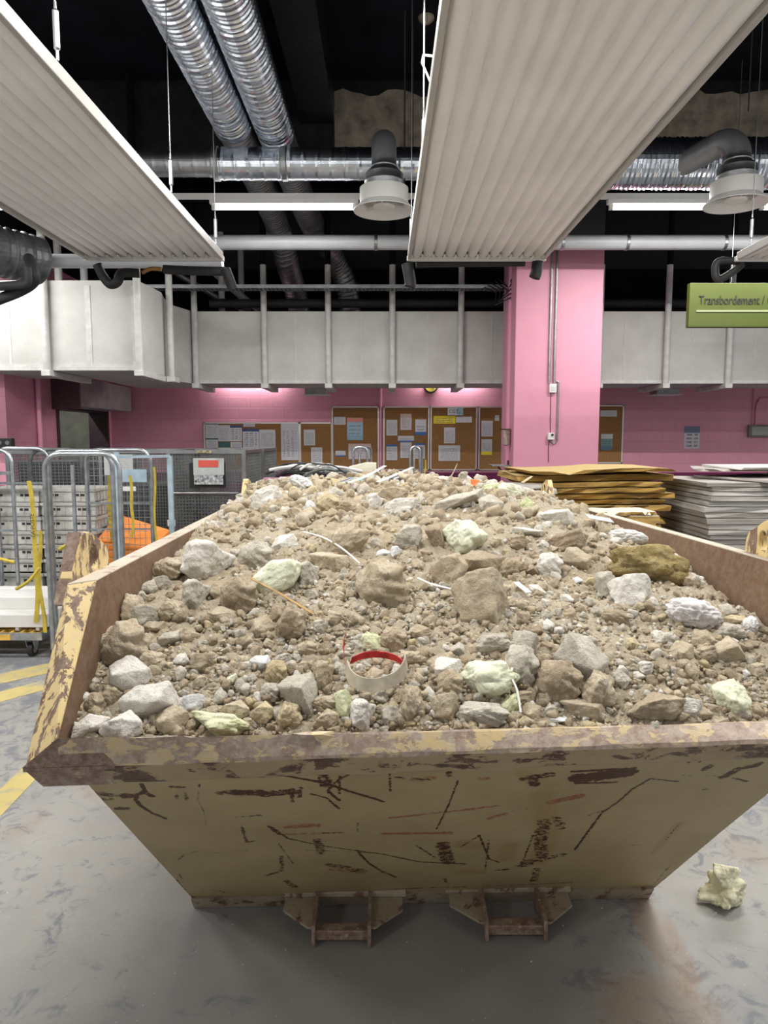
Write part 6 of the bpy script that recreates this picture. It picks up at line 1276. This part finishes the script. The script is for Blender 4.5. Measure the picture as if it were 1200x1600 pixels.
# D: mesh container with orange bin
o = thing('roll_container', 'roll container with silver mesh sides in front of the orange bin', 'roll container', (-2.35, 6.3, 0))
m_ = MB(); hoop(m_, (-2.62, 6.2, 0), (-2.05, 6.2, 0), .15, 1.60); m_.bar((-2.62, 6.2, 1.13), (-2.05, 6.2, 1.13), .02); m_.bar((-2.62, 6.2, .9), (-2.05, 6.2, .9), .014); m_.bar((-2.62,6.2,.16),(-2.05,6.2,.16),.03); m_.build('front_hoop', M_zinc, o, smooth=True)
m_ = MB(); mesh_grid(m_, (-2.60, 6.2, 0), (-2.07, 6.2, 0), .2, 1.56, 11, 22, .0018); m_.build('mesh_panel', M_zinc, o)
m_ = MB(); m_.bar((-2.34, 6.18, .16), (-2.34, 6.18, 1.58), .045, .02); m_.build('blue_upright', M_blue, o)
m_ = MB(); m_.box(-2.31, -2.08, 6.165, 6.18, 1.32, 1.43); m_.build('blue_plate', M_blue, o)
m_ = MB(); m_.box(-2.45, -2.20, 6.17, 6.185, 1.38, 1.56); m_.build('label_sheet', paper_mat('trolley label', (.45,.46,.46), rows=10, ink=.2), o)
m_ = MB(); m_.box(-2.30, -2.18, 6.165, 6.18, 1.24, 1.28); m_.build('label_strip', M_white, o)
m_ = MB(); m_.box(-2.62, -2.05, 6.2, 6.85, .15, .2); m_.build('base', M_darksteel, o)
straps(o, -2.02, 6.18, .55, 1.45, .02)
for xx in (-2.55, -2.12):
    for yy in (6.27, 6.75): caster(o, xx, yy)
m_ = MB(); m_.prism([(-2.62, 6.32, .2), (-2.08, 6.32, .2), (-2.08, 6.32, .74), (-2.38, 6.32, .95), (-2.62, 6.32, .72)], (0, .5, 0))
m_ = MB(); m_.hexa([(-2.58,6.30,.21),(-2.10,6.30,.21),(-2.10,6.78,.21),(-2.58,6.78,.21),(-2.60,6.27,.78),(-2.07,6.27,.72),(-2.08,6.80,.82),(-2.60,6.80,.98)])
tag(m_.build('orange_bin', M_orange, bevel=.02), 'orange plastic bin inside the silver mesh container', 'bin')
# E: big dark mesh cages
M_meshgrey = mat('grey wire mesh', (.20, .215, .215), .5, .3, var=.1)
def cage(x0, x1, y0, y1, zt, label, mesh_m=None, handle=False):
    o = thing('mesh_cage', label, 'cage', ((x0+x1)/2, (y0+y1)/2, 0))
    for (x, y) in ((x0, y0), (x1, y0), (x1, y1), (x0, y1)):
        m_ = MB(); m_.bar((x, y, .12), (x, y, zt), .04); m_.build('corner_post', M_galvd, o)
    m_ = MB()
    for z in (.16, zt-.02):
        m_.bar((x0, y0, z), (x1, y0, z), .035); m_.bar((x1, y0, z), (x1, y1, z), .035); m_.bar((x0, y1, z), (x1, y1, z), .035); m_.bar((x0, y0, z), (x0, y1, z), .035)
    m_.build('rails', M_galvd, o)
    for a, b in (((x0, y0, 0), (x1, y0, 0)), ((x1, y0, 0), (x1, y1, 0)), ((x0, y1, 0), (x1, y1, 0)), ((x0, y0, 0), (x0, y1, 0))):
        m_ = MB(); mesh_grid(m_, a, b, .18, zt-.04, 24, 40, .0028); m_.build('mesh_panel', mesh_m or M_meshgrey, o)
    m_ = MB(); m_.box(x0, x1, y0, y1, .12, .15); m_.build('floor_plate', M_darksteel, o)
    for x in (x0+.08, x1-.08):
        for y in (y0+.08, y1-.08): caster(o, x, y)
    if handle:
        z = at(320, 770, y0).z; m_ = MB(); m_.tube([(x0+.03, y0-.03, z), (x1-.06, y0-.03, z)], .012, 8); m_.build('push_bar', M_galvd, o, smooth=True)
    return o
zt = at(320, 703, 7.3).z; x0 = at(265, 750, 7.3).x; x1 = at(382, 750, 7.3).x
o = cage(x0, x1, 7.3, 8.25, zt, 'large dark mesh cage with a red and white label holder', handle=True)
def lbx(px0, py0, px1, py1, y, m, nm, th=.02, par=None):
    a = at(px0, py1, y); b = at(px1, py0, y); m_ = MB(); m_.box(a.x, b.x, y-th, y, a.z, b.z); return m_.build(nm, m, par or o, bevel=.003)
lbx(297, 723, 352, 762, 7.27, M_rubber, 'backing_plate', .01); h_ = lbx(303, 716, 350, 742, 7.255, mat('white plastic', (.55,.60,.58), .5, var=.1), 'label_holder')
lbx(304, 742, 349, 757, 7.25, mat('scuffed white plastic', (.50,.54,.56), .6, var=.6, scale=30), 'lower_plate')
lbx(310, 719, 341, 730, 7.232, mat('red label', (.75,.12,.09), .5, var=.1), 'red_label', .004)
lbx(307, 704, 330, 708, 7.27, mat('yellow white sticker', (.6,.5,.3), .6, var=.4, scale=30), 'sticker', .004)
lbx(262, 812, 274, 822, 7.26, M_white, 'tag', .01)
cage(x0+.02, x1+.01, 8.35, 9.3, zt, 'dark mesh cage directly behind the one with the red label')
cage(-2.95, -2.25, 7.5, 8.4, 1.58, 'dark mesh cage left of the one with the red label')
cage(-4.05, -3.05, 7.6, 8.6, 1.57, 'dark mesh cage furthest left behind the crates')
# solid dark loads in cages for depth
for k, (xa, xb, ya, yb, zb) in enumerate(((-2.9, -2.3, 7.65, 8.35, 1.2), (-4.0, -3.1, 7.7, 8.5, 1.45))):
    m_ = MB(); m_.box(xa, xb, ya, yb, .16, zb); tag(m_.build('dark_carton', mat('dark load %d' % k, (.07,.075,.075), .7), bevel=.01), ['dark load inside the middle mesh cage', 'dark load inside the far left mesh cage'][k], 'carton')
# hoops of containers behind the heap
def small_trolley(px0, px1, ptop, Y, label, strap):
    a = at(px0, 720, Y); b = at(px1, 720, Y); zt = at(px0, ptop, Y).z; o = thing('hand_trolley', label, 'trolley', ((a.x+b.x)/2, Y, 0)); 
    m_ = MB(); hoop(m_, (a.x, Y, 0), (b.x, Y, 0), .12, zt, .015, .06); m_.build('handle_hoop', M_zinc, o, smooth=True)
    m_ = MB(); hoop(m_, ((a.x+b.x)/2-.01, Y+.05, 0), (b.x+.04, Y+.25, 0), .12, zt, .014, .05); m_.build('rear_hoop', M_zinc, o, smooth=True)
    m_ = MB(); m_.box(a.x-.1, b.x+.1, Y-.05, Y+.6, .10, .13); m_.build('platform', M_darksteel, o)
    for xx in (a.x-.02, b.x+.02):
        for yy in (Y+.05, Y+.5): caster(o, xx, yy)
    if strap: straps(o, b.x+.06, Y, 1.0, zt-.15, .02)
small_trolley(552, 574, 699, 8.2, 'zinc trolley hoop behind the cream grille', False)
small_trolley(641, 656, 698, 8.2, 'zinc trolley hoop with a yellow strap in front of the seven notices', True)
